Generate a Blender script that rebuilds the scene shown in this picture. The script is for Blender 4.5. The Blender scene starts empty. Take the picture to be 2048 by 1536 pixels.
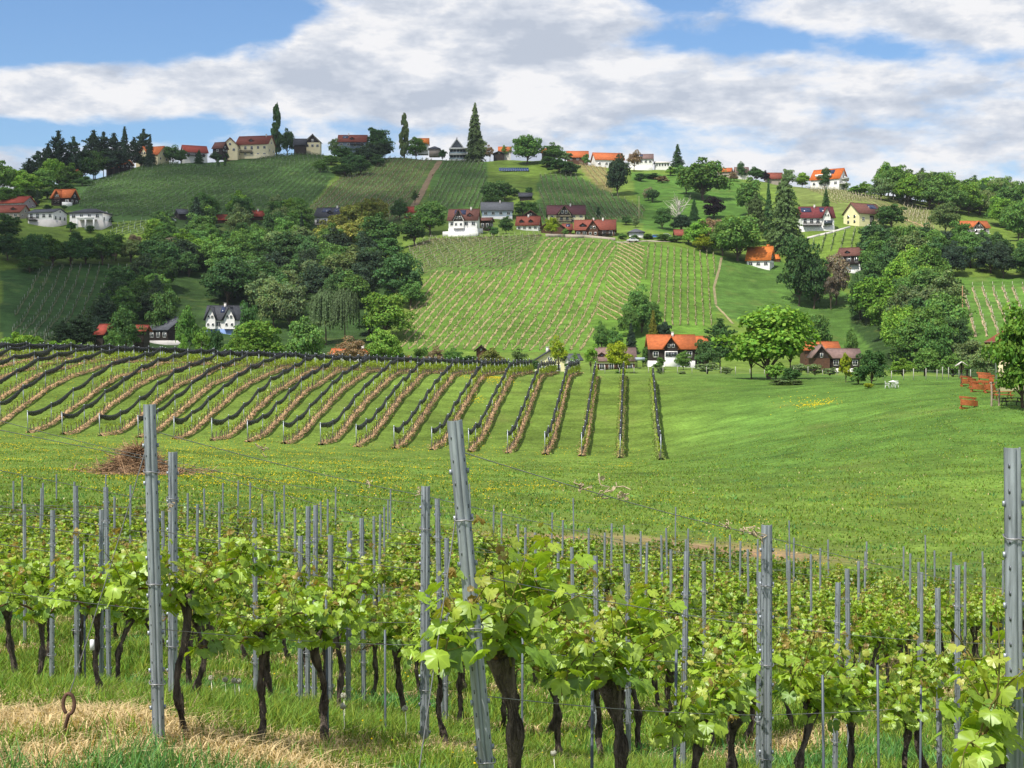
import bpy, math, random
import numpy as np
from mathutils import Vector, Matrix
R = math.radians
random.seed(7); RS = np.random.RandomState(11)
S = bpy.context.scene
C = S.collection
# ------------------------------------------------------------------ camera
F = 2048*50/36.0          # focal length in photo pixels
HY = 700.0                # horizon row in photo pixels
cam = bpy.data.cameras.new('camera'); camo = bpy.data.objects.new('camera', cam); C.objects.link(camo)
cam.lens = 50; cam.sensor_width = 36; cam.shift_y = -(768-HY)/2048.0
cam.clip_start = 0.1; cam.clip_end = 9000
camo.location = (0, 0, 0); camo.rotation_euler = (R(90), 0, 0)
S.camera = camo
S.render.resolution_x = 1024; S.render.resolution_y = 768
S.view_settings.view_transform = 'Standard'; S.view_settings.look = 'None'
S.view_settings.exposure = 0.25; S.view_settings.gamma = 1.0
S.render.engine = 'CYCLES'
S.cycles.transparent_max_bounces = 24
S.cycles.max_bounces = 6
# ------------------------------------------------------------------ sun and sky
EL = R(56); TS = Vector((-0.60*math.cos(EL), -0.80*math.cos(EL), math.sin(EL))).normalized()
sl = bpy.data.lights.new('sun', 'SUN'); sl.energy = 5.0; sl.angle = R(0.53); sl.color = (1.0, 0.95, 0.87)
so_ = bpy.data.objects.new('sun', sl); C.objects.link(so_); so_.location = (-60, -80, 120)
so_.rotation_euler = TS.to_track_quat('Z', 'Y').to_euler()
W = bpy.data.worlds.new('World'); S.world = W; W.use_nodes = True
def build_world():
    nt = W.node_tree; nt.nodes.clear(); N = nt.nodes.new; L = nt.links.new
    out = N('ShaderNodeOutputWorld'); sky = N('ShaderNodeTexSky'); sky.sky_type = 'NISHITA'; sky.sun_disc = False
    sky.sun_elevation = EL; sky.sun_rotation = math.atan2(TS.x, TS.y); sky.altitude = 400
    sky.air_density = 1.25; sky.dust_density = 0.4; sky.ozone_density = 2.6
    bg = N('ShaderNodeBackground'); bg.inputs[1].default_value = 0.10
    tn = N('ShaderNodeMix'); tn.data_type = 'RGBA'; tn.blend_type = 'MULTIPLY'; tn.inputs[0].default_value = 1; L(sky.outputs[0], tn.inputs[6]); tn.inputs[7].default_value = (.78, .95, 1.18, 1); L(tn.outputs[2], bg.inputs[0])
    tc = N('ShaderNodeTexCoord'); sep = N('ShaderNodeSeparateXYZ'); L(tc.outputs['Generated'], sep.inputs[0])
    def M(op, a, b=None, c=None, clamp=False):
        n = N('ShaderNodeMath'); n.operation = op; n.use_clamp = clamp
        for i, v in enumerate((a, b, c)):
            if v is None: continue
            if isinstance(v, (int, float)): n.inputs[i].default_value = v
            else: L(v, n.inputs[i])
        return n.outputs[0]
    X, Y, Z = sep.outputs
    yy = M('MAXIMUM', Y, 0.15)
    u = M('DIVIDE', X, yy); v = M('DIVIDE', Z, yy)
    def noise(scale, det, rough, off=(0, 0, 0), sc=(1, 1, 2.6), dist=0.0):
        mp = N('ShaderNodeMapping'); mp.inputs['Scale'].default_value = sc; mp.inputs['Location'].default_value = off
        L(tc.outputs['Generated'], mp.inputs[0])
        n = N('ShaderNodeTexNoise'); n.inputs['Scale'].default_value = scale; n.inputs['Detail'].default_value = det
        n.inputs['Roughness'].default_value = rough; n.inputs['Distortion'].default_value = dist
        L(mp.outputs[0], n.inputs['Vector']); return n.outputs['Fac']
    big = noise(8.0, 9, 0.54, (3.1, 1.7, 0.4), (1, 1, 3.0), dist=0.25)
    # where the sky is open (negative) or packed (positive), as directions: (px, py, sx, sy, amount)
    blobs = [(120, 60, 330, 75, -0.50), (430, 30, 170, 45, -0.26), (60, 268, 230, 22, -0.28), (1400, 78, 230, 26, -0.21), (860, 262, 200, 16, -.07), (420, 248, 160, 14, -.09), (1780, 95, 120, 28, -0.13),
             (1370, 5, 120, 28, -0.16), (640, 110, 260, 60, 0.16), (1110, 90, 60, 40, 0.12), (960, 40, 260, 45, 0.16), (120, 160, 90, 30, 0.22), (60, 215, 120, 22, 0.16),
             (1350, 190, 500, 60, 0.12), (1900, 40, 140, 40, 0.2), (1010, 160, 60, 30, -0.1), (350, 170, 200, 45, 0.2)]
    bias = None
    for (px, py, sx, sy, a) in blobs:
        du = M('MULTIPLY', M('SUBTRACT', u, (px-1024)/F), F/sx); dv = M('MULTIPLY', M('SUBTRACT', v, (HY-py)/F), F/sy)
        q = M('ADD', M('MULTIPLY', du, du), M('MULTIPLY', dv, dv))
        e = M('MULTIPLY', M('EXPONENT', M('MULTIPLY', q, -0.7)), a)
        bias = e if bias is None else M('ADD', bias, e)
    front = M('MULTIPLY', M('SUBTRACT', Y, 0.5), 2.5, clamp=True)
    med = noise(21.0, 8, 0.58, (5.1, 2.7, 1.4), (1, 1, 2.5), dist=.2); dens = M('ADD', M('ADD', M('MULTIPLY', big, .54), M('MULTIPLY', med, .46)), M('MULTIPLY', bias, front))
    mask = N('ShaderNodeMapRange'); mask.interpolation_type = 'SMOOTHSTEP'
    mask.inputs['From Min'].default_value = 0.365; mask.inputs['From Max'].default_value = 0.56
    L(dens, mask.inputs['Value'])
    a1 = noise(11.0, 8, 0.6, (0.2, 0.3, 0.0), (1, 1, 3.2)); a2 = noise(11.0, 8, 0.6, (0.2, 0.3, 0.045*3.2), (1, 1, 3.2))
    b1 = noise(30.0, 6, 0.6, (1.2, 0.3, 0.0), (1, 1, 2.6)); b2 = noise(30.0, 6, 0.6, (1.2, 0.3, 0.016*2.6), (1, 1, 2.6))
    c1 = noise(17.0, 8, 0.58, (2.2, 4.3, 0.0), (1, 1, 2.6)); c2 = noise(17.0, 8, 0.58, (2.2, 4.3, 0.03*2.6), (1, 1, 2.6)); lit = M('ADD', M('ADD', M('MULTIPLY', M('SUBTRACT', a1, a2), 1.4), M('MULTIPLY', M('SUBTRACT', c1, c2), 2.2)), M('MULTIPLY', M('SUBTRACT', b1, b2), 1.5))
    thick = M('MULTIPLY', M('SUBTRACT', dens, 0.56), -1.0)
    sh = M('ADD', M('ADD', lit, 0.60), thick, clamp=True)
    cr = N('ShaderNodeValToRGB'); L(sh, cr.inputs[0]); e = cr.color_ramp.elements
    e[0].position = 0.0; e[0].color = (0.56, 0.62, 0.73, 1); e[1].position = 0.92; e[1].color = (0.98, 0.98, 1.0, 1)
    m_ = e.new(0.5); m_.color = (0.75, 0.79, 0.87, 1)
    bc = N('ShaderNodeBackground'); L(cr.outputs[0], bc.inputs[0]); bc.inputs[1].default_value = 0.80
    mx = N('ShaderNodeMixShader'); L(mask.outputs[0], mx.inputs[0]); L(bg.outputs[0], mx.inputs[1]); L(bc.outputs[0], mx.inputs[2])
    L(mx.outputs[0], out.inputs[0])
build_world()
# ------------------------------------------------------------------ terrain
COLS = [0, 300, 600, 900, 1100, 1300, 1500, 1700, 1900, 2048]
TOPS = {6: [735, 730, 790, 838, 862, 882, 895, 905, 912, 915], 8: [760, 752, 842, 915, 960, 990, 1010, 1020, 1030, 1030],
        10: [838, 856, 890, 944, 1010, 1045, 1080, 1085, 1090, 1090], 12: [915, 937, 972, 1020, 1070, 1092, 1115, 1120, 1128, 1135],
        15: [985, 995, 1040, 1066, 1110, 1130, 1148, 1165, 1176, 1180], 20: [1012, 1015, 1055, 1062, 1090, 1105, 1125, 1140, 1155, 1160],
        30: [980, 985, 1010, 1025, 1050, 1070, 1090, 1105, 1120, 1125], 40: [955, 960, 978, 990, 1022, 1040, 1060, 1075, 1090, 1100]}
GY = {60: [1015, 1018, 1025, 1040, 1055, 1068, 1085, 1098, 1108, 1110], 80: [968, 975, 985, 995, 1002, 1008, 1012, 1015, 1018, 1015],
      100: [935, 945, 952, 958, 962, 962, 958, 950, 930, 920], 126: [895, 908, 920, 928, 932, 932, 905, 865, 826, 818],
      140: [880, 893, 905, 915, 920, 921, 885, 840, 800, 794], 155: [858, 868, 878, 885, 887, 884, 845, 803, 778, 775],
      175: [752, 764, 786, 806, 816, 808, 785, 768, 763, 763], 195: [716, 725, 739, 751, 757, 758, 758, 757, 757, 757],
      240: [716, 724, 735, 743, 747, 748, 750, 752, 754, 756], 300: [725, 730, 740, 742, 745, 744, 746, 750, 760, 765],
      370: [690, 694, 722, 738, 738, 735, 738, 742, 745, 750]}
HILL = {0: [(400, 668), (430, 615), (470, 545), (510, 475), (540, 447), (600, 412), (660, 392), (700, 384)],
        300: [(400, 678), (430, 655), (470, 590), (510, 520), (550, 465), (600, 425), (650, 385), (700, 350), (745, 323)],
        600: [(400, 702), (430, 675), (470, 620), (510, 560), (550, 500), (600, 440), (650, 400), (700, 358), (750, 322), (790, 300)],
        900: [(400, 712), (430, 650), (460, 592), (490, 535), (520, 475), (545, 468), (580, 450), (640, 412), (700, 365), (760, 317)],
        1100: [(400, 708), (430, 645), (460, 585), (490, 528), (520, 477), (545, 470), (600, 440), (650, 400), (700, 358), (755, 318)],
        1300: [(400, 695), (430, 640), (460, 585), (490, 535), (520, 488), (545, 473), (590, 445), (650, 400), (700, 365), (760, 337)],
        1500: [(400, 715), (430, 670), (460, 620), (490, 570), (520, 525), (560, 480), (600, 440), (650, 400), (700, 370), (740, 352)],
        1700: [(400, 730), (430, 695), (470, 630), (500, 560), (530, 495), (560, 458), (600, 422), (650, 390), (690, 374)],
        1900: [(400, 672), (430, 615), (460, 562), (500, 522), (540, 490), (580, 468), (640, 440), (700, 415), (740, 402)],
        2048: [(400, 675), (430, 620), (470, 562), (510, 520), (560, 490), (620, 465), (700, 435), (740, 420)]}
DG = np.exp(np.linspace(math.log(2.5), math.log(4000), 900))
PG = np.linspace(-2600, 4600, 361)
def build_table():
    T = np.zeros((len(COLS), len(DG)))
    for j, c in enumerate(COLS):
        ds = [1.0, 4.0]; zs = [-1.75, -2.02]
        for d, t in TOPS.items(): ds.append(d); zs.append(-(t[j]-HY)*d/F-1.95)
        for d, t in GY.items(): ds.append(d); zs.append(-(t[j]-HY)*d/F)
        for d, y in HILL[c]: ds.append(d); zs.append(-(y-HY)*d/F)
        zl = zs[-1]; dl = ds[-1]
        for k, dz in ((25, 0.5), (60, -3), (150, -22), (400, -60), (1200, -70), (3200, -60)): ds.append(dl+k); zs.append(zl+dz)
        z = np.interp(DG, ds, zs)
        k = np.hanning(9); k /= k.sum()
        z = np.convolve(np.pad(z, 4, 'edge'), k, 'valid'); T[j] = z
    out = np.zeros((len(PG), len(DG)))
    for i in range(len(DG)): out[:, i] = np.interp(PG, COLS, T[:, i])
    k = np.hanning(15); k /= k.sum()
    for i in range(len(DG)): out[:, i] = np.convolve(np.pad(out[:, i], 7, 'edge'), k, 'valid')
    return out
ZT = build_table()
def zpd(px, d):
    px = np.asarray(px, float); d = np.clip(np.asarray(d, float), 2.5, 3999)
    fi = np.clip((px-PG[0])/(PG[1]-PG[0]), 0, len(PG)-1.001); fj = np.clip(np.log(d/2.5)/math.log(4000/2.5)*(len(DG)-1), 0, len(DG)-1.001)
    i = fi.astype(int); j = fj.astype(int); a = fi-i; b = fj-j
    z = ZT[i, j]*(1-a)*(1-b)+ZT[i+1, j]*a*(1-b)+ZT[i, j+1]*(1-a)*b+ZT[i+1, j+1]*a*b
    x = (px-1024)/F*d
    far = np.clip((d-260)/120, 0, 1)
    return z + far*(0.5*np.sin(x*.09+d*.05)+0.35*np.sin(x*.21-d*.13+1)) + np.clip((d-8)/20, 0, 1)*(0.05*np.sin(x*1.1+d*.7)+0.06*np.sin(x*.5-d*.35))
def zxy(x, y):
    x = np.asarray(x, float); y = np.maximum(np.asarray(y, float), 2.5)
    return zpd(1024+F*x/y, y)
DH = np.linspace(3, 1000, 8000)
def hit(px, py, dmin=255.0):
    y = HY-F*zpd(np.full(len(DH), px), DH)/DH
    ok = np.where((y <= py) & (DH >= dmin))[0]
    d = DH[ok[0]] if len(ok) else DH[(DH >= dmin)][np.argmin(y[DH >= dmin])]
    x = (px-1024)/F*d
    return float(x), float(d), float(zxy(x, d))
def at(px, d):
    x = (px-1024)/F*d
    return float(x), float(d), float(zxy(x, d))
# ------------------------------------------------------------------ mesh and object helpers
class MB:
    def __init__(s): s.v = []; s.f = []; s.m = []; s.n = 0; s.c = []
    def add(s, v, f, m=0, c=None):
        v = np.asarray(v, float).reshape(-1, 3); f = np.asarray(f, int)
        s.v.append(v); s.f.append((f+s.n, m)); s.n += len(v)
        if c is None: c = np.ones((len(v), 3))
        c = np.asarray(c, float)
        if c.ndim == 1: c = np.tile(c, (len(v), 1))
        s.c.append(c)
    def box(s, cx, cy, cz, sx, sy, sz, m=0, c=None, rot=0):
        x, y, z = sx/2, sy/2, sz/2
        v = np.array([(-x, -y, -z), (x, -y, -z), (x, y, -z), (-x, y, -z), (-x, -y, z), (x, -y, z), (x, y, z), (-x, y, z)])
        if rot:
            cs, sn = math.cos(rot), math.sin(rot); v = np.stack([v[:, 0]*cs-v[:, 1]*sn, v[:, 0]*sn+v[:, 1]*cs, v[:, 2]], 1)
        s.add(v+np.array((cx, cy, cz)), [(0, 3, 2, 1), (4, 5, 6, 7), (0, 1, 5, 4), (1, 2, 6, 5), (2, 3, 7, 6), (3, 0, 4, 7)], m, c)
    def bar(s, a, b, wx, wy=None, m=0, c=None):
        a = np.array(a, float); b = np.array(b, float); wy = wy or wx
        d = b-a; d /= (np.linalg.norm(d)+1e-9); up = np.array((0, 0, 1.0)) if abs(d[2]) < .9 else np.array((0, 1.0, 0))
        p = np.cross(d, up); p /= np.linalg.norm(p); q = np.cross(p, d)
        p = p*wx/2; q = q*wy/2
        v = [a-p-q, a+p-q, a+p+q, a-p+q, b-p-q, b+p-q, b+p+q, b-p+q]
        s.add(v, [(0, 3, 2, 1), (4, 5, 6, 7), (0, 1, 5, 4), (1, 2, 6, 5), (2, 3, 7, 6), (3, 0, 4, 7)], m, c)
    def tube(s, P, r, n=6, m=0, c=None, rough=0.0, cap=True, seed=0):
        P = np.asarray(P, float); k = len(P); r = np.broadcast_to(np.asarray(r, float), (k,)).copy()
        T = np.gradient(P, axis=0); T /= (np.linalg.norm(T, axis=1)[:, None]+1e-9)
        ref = np.array((1.0, 0.2, 0.1)) if abs(T[0][2]) > .7 else np.array((0, 0, 1.0))
        A = np.cross(T, ref); A /= (np.linalg.norm(A, axis=1)[:, None]+1e-9); B = np.cross(T, A)
        th = np.arange(n)*2*math.pi/n
        rr = np.repeat(r[:, None], n, 1)
        if rough:
            rs = np.random.RandomState(seed); base = rs.uniform(-1, 1, n); rr = rr*(1+rough*(base[None, :]*.7+rs.uniform(-1, 1, (k, n))*.6))
        V = P[:, None, :]+rr[:, :, None]*(np.cos(th)[None, :, None]*A[:, None, :]+np.sin(th)[None, :, None]*B[:, None, :])
        V = V.reshape(-1, 3); i = np.arange(k-1)[:, None]*n; j = np.arange(n)[None, :]; j2 = (j+1) % n
        Fq = np.stack([i+j, i+j2, i+n+j2, i+n+j], -1).reshape(-1, 4)
        s.add(V, Fq, m, c)
        if cap:
            b0 = s.n; s.add(np.array([P[-1]+T[-1]*r[-1]*.3]), np.zeros((0, 3), int), m, c)
            o = b0-n; s.f.append((np.array([(o+q, o+(q+1) % n, b0) for q in range(n)]), m))
    def mesh(s, name, mats, smooth=False):
        me = bpy.data.meshes.new(name)
        V = np.concatenate(s.v); n = len(V); me.vertices.add(n); me.vertices.foreach_set('co', V.ravel())
        loops = []; starts = []; tot = []; mi = []; k = 0
        for f, m in s.f:
            if len(f) == 0: continue
            w = f.shape[1]; loops.append(f.ravel()); starts.append(k+np.arange(len(f))*w); tot.append(np.full(len(f), w)); mi.append(np.full(len(f), m)); k += f.size
        loops = np.concatenate(loops); me.loops.add(len(loops)); me.loops.foreach_set('vertex_index', loops.astype(np.int32))
        starts = np.concatenate(starts); me.polygons.add(len(starts)); me.polygons.foreach_set('loop_start', starts.astype(np.int32))
        me.polygons.foreach_set('loop_total', np.concatenate(tot).astype(np.int32)); me.polygons.foreach_set('material_index', np.concatenate(mi).astype(np.int32))
        if smooth: me.polygons.foreach_set('use_smooth', np.ones(len(starts), bool))
        a = me.color_attributes.new('Col', 'FLOAT_COLOR', 'POINT'); c = np.concatenate(s.c); c = np.concatenate([c, np.ones((n, 1))], 1)
        a.data.foreach_set('color', c.astype(np.float32).ravel())
        for m in (mats if isinstance(mats, (list, tuple)) else [mats]): me.materials.append(m)
        me.update(calc_edges=True); me.validate(clean_customdata=False); return me
    def obj(s, name, mats, parent=None, smooth=False):
        return link(name, s.mesh(name, mats, smooth), parent)
def link(name, data, parent=None, loc=None):
    o = bpy.data.objects.new(name, data); C.objects.link(o)
    if parent is not None: o.parent = parent
    if loc is not None: o.location = loc
    return o
LABELS = {}
def tag(o, label, cat, group=None):
    o['label'] = label; o['category'] = cat
    if group: o['group'] = group
    return o
def empty(name, loc, rz=0, label=None, cat=None, group=None):
    o = bpy.data.objects.new(name, None); C.objects.link(o); o.location = loc; o.rotation_euler = (0, 0, rz); o.empty_display_size = .3
    if label: tag(o, label, cat, group)
    return o
ORD = ['first', 'second', 'third', 'fourth', 'fifth', 'sixth', 'seventh', 'eighth', 'ninth', 'tenth', 'eleventh', 'twelfth', 'thirteenth', 'fourteenth', 'fifteenth', 'sixteenth', 'seventeenth', 'eighteenth', 'nineteenth']
TEN = {2: 'twenty', 3: 'thirty', 4: 'forty', 5: 'fifty', 6: 'sixty', 7: 'seventy', 8: 'eighty', 9: 'ninety'}
TENTH = {2: 'twentieth', 3: 'thirtieth', 4: 'fortieth', 5: 'fiftieth', 6: 'sixtieth', 7: 'seventieth', 8: 'eightieth', 9: 'ninetieth'}
def ordn(i):
    i += 1
    if i < 20: return ORD[i-1]
    if i >= 100: return 'hundred-and-'+ordn(i-101) if i > 100 else 'hundredth'
    return TENTH[i//10] if i % 10 == 0 else TEN[i//10]+'-'+ORD[i % 10-1]
# ------------------------------------------------------------------ materials
def newmat(name):
    m = bpy.data.materials.new(name); m.use_nodes = True; nt = m.node_tree; nt.nodes.clear()
    return m, nt, nt.nodes.new, nt.links.new
def surf(name, col, rough=.8, var=.25, scale=3.0, bump=0.0, bscale=20., metal=0.0, attr=False, spec=.3, objcol=False, detail=6, stretch=None):
    m, nt, N, L = newmat(name); out = N('ShaderNodeOutputMaterial'); b = N('ShaderNodeBsdfPrincipled'); L(b.outputs[0], out.inputs[0])
    b.inputs['Roughness'].default_value = rough; b.inputs['Metallic'].default_value = metal; b.inputs['Specular IOR Level'].default_value = spec
    tc = N('ShaderNodeTexCoord'); vec = tc.outputs['Object']
    if stretch:
        mp = N('ShaderNodeMapping'); mp.inputs['Scale'].default_value = stretch; L(vec, mp.inputs[0]); vec = mp.outputs[0]
    n = N('ShaderNodeTexNoise'); n.inputs['Scale'].default_value = scale; n.inputs['Detail'].default_value = detail; L(vec, n.inputs['Vector'])
    mr = N('ShaderNodeMapRange'); mr.inputs['From Min'].default_value = .3; mr.inputs['From Max'].default_value = .7
    mr.inputs['To Min'].default_value = 1-var; mr.inputs['To Max'].default_value = 1+var; L(n.outputs['Fac'], mr.inputs['Value'])
    mul = N('ShaderNodeMix'); mul.data_type = 'RGBA'; mul.blend_type = 'MULTIPLY'; mul.inputs[0].default_value = 1
    mul.inputs[6].default_value = (*col, 1); L(mr.outputs[0], mul.inputs[7]); o = mul.outputs[2]
    if attr:
        at_ = N('ShaderNodeAttribute'); at_.attribute_name = 'Col'; m2 = N('ShaderNodeMix'); m2.data_type = 'RGBA'; m2.blend_type = 'MULTIPLY'; m2.inputs[0].default_value = 1
        L(o, m2.inputs[6]); L(at_.outputs['Color'], m2.inputs[7]); o = m2.outputs[2]
    if objcol:
        oi = N('ShaderNodeObjectInfo'); m2 = N('ShaderNodeMix'); m2.data_type = 'RGBA'; m2.blend_type = 'MULTIPLY'; m2.inputs[0].default_value = 1
        L(o, m2.inputs[6]); L(oi.outputs['Color'], m2.inputs[7]); o = m2.outputs[2]
    L(o, b.inputs['Base Color'])
    if bump:
        n2 = N('ShaderNodeTexNoise'); n2.inputs['Scale'].default_value = bscale; n2.inputs['Detail'].default_value = 5; L(vec, n2.inputs['Vector'])
        bp = N('ShaderNodeBump'); bp.inputs['Strength'].default_value = bump; bp.inputs['Distance'].default_value = .05; L(n2.outputs['Fac'], bp.inputs['Height']); L(bp.outputs[0], b.inputs['Normal'])
    return m
def leafmat(name, col, trans=.3, objcol=False, tcol=None, gloss=.0):
    m, nt, N, L = newmat(name); out = N('ShaderNodeOutputMaterial')
    at_ = N('ShaderNodeAttribute'); at_.attribute_name = 'Col'
    mul = N('ShaderNodeMix'); mul.data_type = 'RGBA'; mul.blend_type = 'MULTIPLY'; mul.inputs[0].default_value = 1
    mul.inputs[6].default_value = (*col, 1); L(at_.outputs['Color'], mul.inputs[7]); o = mul.outputs[2]
    if objcol:
        oi = N('ShaderNodeObjectInfo'); m2 = N('ShaderNodeMix'); m2.data_type = 'RGBA'; m2.blend_type = 'MULTIPLY'; m2.inputs[0].default_value = 1
        L(o, m2.inputs[6]); L(oi.outputs['Color'], m2.inputs[7]); o = m2.outputs[2]
    d = N('ShaderNodeBsdfDiffuse'); L(o, d.inputs[0]); t = N('ShaderNodeBsdfTranslucent')
    m3 = N('ShaderNodeMix'); m3.data_type = 'RGBA'; m3.blend_type = 'MULTIPLY'; m3.inputs[0].default_value = 1; L(o, m3.inputs[6]); m3.inputs[7].default_value = (*(tcol or (1.5, 1.4, .6)), 1)
    L(m3.outputs[2], t.inputs[0])
    mx = N('ShaderNodeMixShader'); mx.inputs[0].default_value = trans; L(d.outputs[0], mx.inputs[1]); L(t.outputs[0], mx.inputs[2]); r = mx.outputs[0]
    if gloss:
        g = N('ShaderNodeBsdfGlossy'); g.inputs['Roughness'].default_value = .42; g.inputs[0].default_value = (.9, 1, .9, 1)
        m4 = N('ShaderNodeMixShader'); m4.inputs[0].default_value = gloss; L(r, m4.inputs[1]); L(g.outputs[0], m4.inputs[2]); r = m4.outputs[0]
    L(r, out.inputs[0]); return m
M_ground = None
def groundmat():
    m, nt, N, L = newmat('ground_grass'); out = N('ShaderNodeOutputMaterial'); b = N('ShaderNodeBsdfPrincipled'); L(b.outputs[0], out.inputs[0])
    b.inputs['Roughness'].default_value = .95; b.inputs['Specular IOR Level'].default_value = .1
    g = N('ShaderNodeNewGeometry'); at_ = N('ShaderNodeAttribute'); at_.attribute_name = 'Col'
    def nz(scale, det, lo, hi, a=.3, b_=.7, st=None):
        n = N('ShaderNodeTexNoise'); n.inputs['Scale'].default_value = scale; n.inputs['Detail'].default_value = det; n.inputs['Roughness'].default_value = .62
        if st:
            mp = N('ShaderNodeMapping'); mp.inputs['Scale'].default_value = st; L(g.outputs['Position'], mp.inputs[0]); L(mp.outputs[0], n.inputs['Vector'])
        else: L(g.outputs['Position'], n.inputs['Vector'])
        r = N('ShaderNodeMapRange'); r.inputs['From Min'].default_value = a; r.inputs['From Max'].default_value = b_; r.inputs['To Min'].default_value = lo; r.inputs['To Max'].default_value = hi
        L(n.outputs['Fac'], r.inputs['Value']); return r.outputs[0]
    o = at_.outputs['Color']
    for f in (nz(.035, 4, .82, 1.16), nz(.28, 6, .74, 1.24), nz(.25, 6, .72, 1.25, st=(.35, 1.6, 1)), nz(3.0, 9, .66, 1.32)):
        mm = N('ShaderNodeMix'); mm.data_type = 'RGBA'; mm.blend_type = 'MULTIPLY'; mm.inputs[0].default_value = 1; L(o, mm.inputs[6]); L(f, mm.inputs[7]); o = mm.outputs[2]
    # worn straw-coloured spots in the sward
    mx = N('ShaderNodeMix'); mx.data_type = 'RGBA'; L(nz(.11, 7, 0, .45, .56, .74), mx.inputs[0]); L(o, mx.inputs[6]); mx.inputs[7].default_value = (.17, .19, .05, 1)
    L(mx.outputs[2], b.inputs['Base Color'])
    n2 = N('ShaderNodeTexNoise'); n2.inputs['Scale'].default_value = 2.2; n2.inputs['Detail'].default_value = 8; L(g.outputs['Position'], n2.inputs['Vector'])
    bp = N('ShaderNodeBump'); bp.inputs['Strength'].default_value = .55; bp.inputs['Distance'].default_value = .35; L(n2.outputs['Fac'], bp.inputs['Height']); L(bp.outputs[0], b.inputs['Normal'])
    return m
M_ground = groundmat()
M_crown = leafmat('tree_leaves', (1, 1, 1), .22, True)
M_trunk = surf('tree_bark', (.10, .075, .05), .95, .4, 4)
M_bwhite = surf('bleached_wood', (.55, .5, .44), .9, .3, 3)
M_vleaf = leafmat('vine_leaves', (1, 1, 1), .38, False, (1.35, 1.25, .45), gloss=.035)
M_vbark = surf('vine_bark', (.17, .135, .105), .95, .75, 9, bump=1.0, bscale=60, stretch=(3.5, 3.5, .6), detail=9)
M_cane = surf('vine_cane', (.19, .10, .05), .8, .4, 12, attr=True)
M_steel = surf('galvanised_steel', (.31, .34, .37), .5, .42, 7, bump=.08, bscale=60, metal=.55, spec=.5, stretch=(6, 6, .7), attr=True)
M_wire = surf('wire', (.28, .28, .28), .5, .1, 5, metal=.7)
M_grass = leafmat('grass_blades', (1, 1, 1), .3, False, (1.3, 1.2, .5))
M_field = surf('vineyard_row_growth', (1, 1, 1), .95, .2, 3, attr=True)
M_net = None
def netmat():
    m, nt, N, L = newmat('black_net'); out = N('ShaderNodeOutputMaterial'); b = N('ShaderNodeBsdfPrincipled'); b.inputs['Base Color'].default_value = (.012, .013, .015, 1); b.inputs['Roughness'].default_value = .75
    t = N('ShaderNodeBsdfTransparent'); mx = N('ShaderNodeMixShader'); tc = N('ShaderNodeTexCoord'); n = N('ShaderNodeTexNoise'); n.inputs['Scale'].default_value = 1.5; L(tc.outputs['Object'], n.inputs[0])
    mm = N('ShaderNodeMath'); mm.operation = 'MULTIPLY'; L(n.outputs['Fac'], mm.inputs[0]); mm.inputs[1].default_value = .45; L(mm.outputs[0], mx.inputs[0])
    L(b.outputs[0], mx.inputs[1]); L(t.outputs[0], mx.inputs[2]); L(mx.outputs[0], out.inputs[0]); return m
M_net = netmat()
M_glass = surf('window_glass', (.03, .04, .05), .12, .2, 1, spec=.8)
_mc = {}
def paint(kind, col):
    k = (kind, tuple(col))
    if k not in _mc:
        if kind == 'roof': _mc[k] = surf('roof_tiles', col, .85, .22, 1.3, bump=.5, bscale=4, detail=9)
        elif kind == 'wall': _mc[k] = surf('wall_render', col, .9, .08, .5)
        elif kind == 'wood': _mc[k] = surf('timber', col, .85, .35, 1.5, stretch=(1, 1, 4), bump=.3, bscale=6)
        elif kind == 'panel': _mc[k] = surf('solar_glass', col, .2, .1, 2, spec=.6)
        else: _mc[k] = surf(kind, col, .7, .15, 4)
    return _mc[k]
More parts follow.
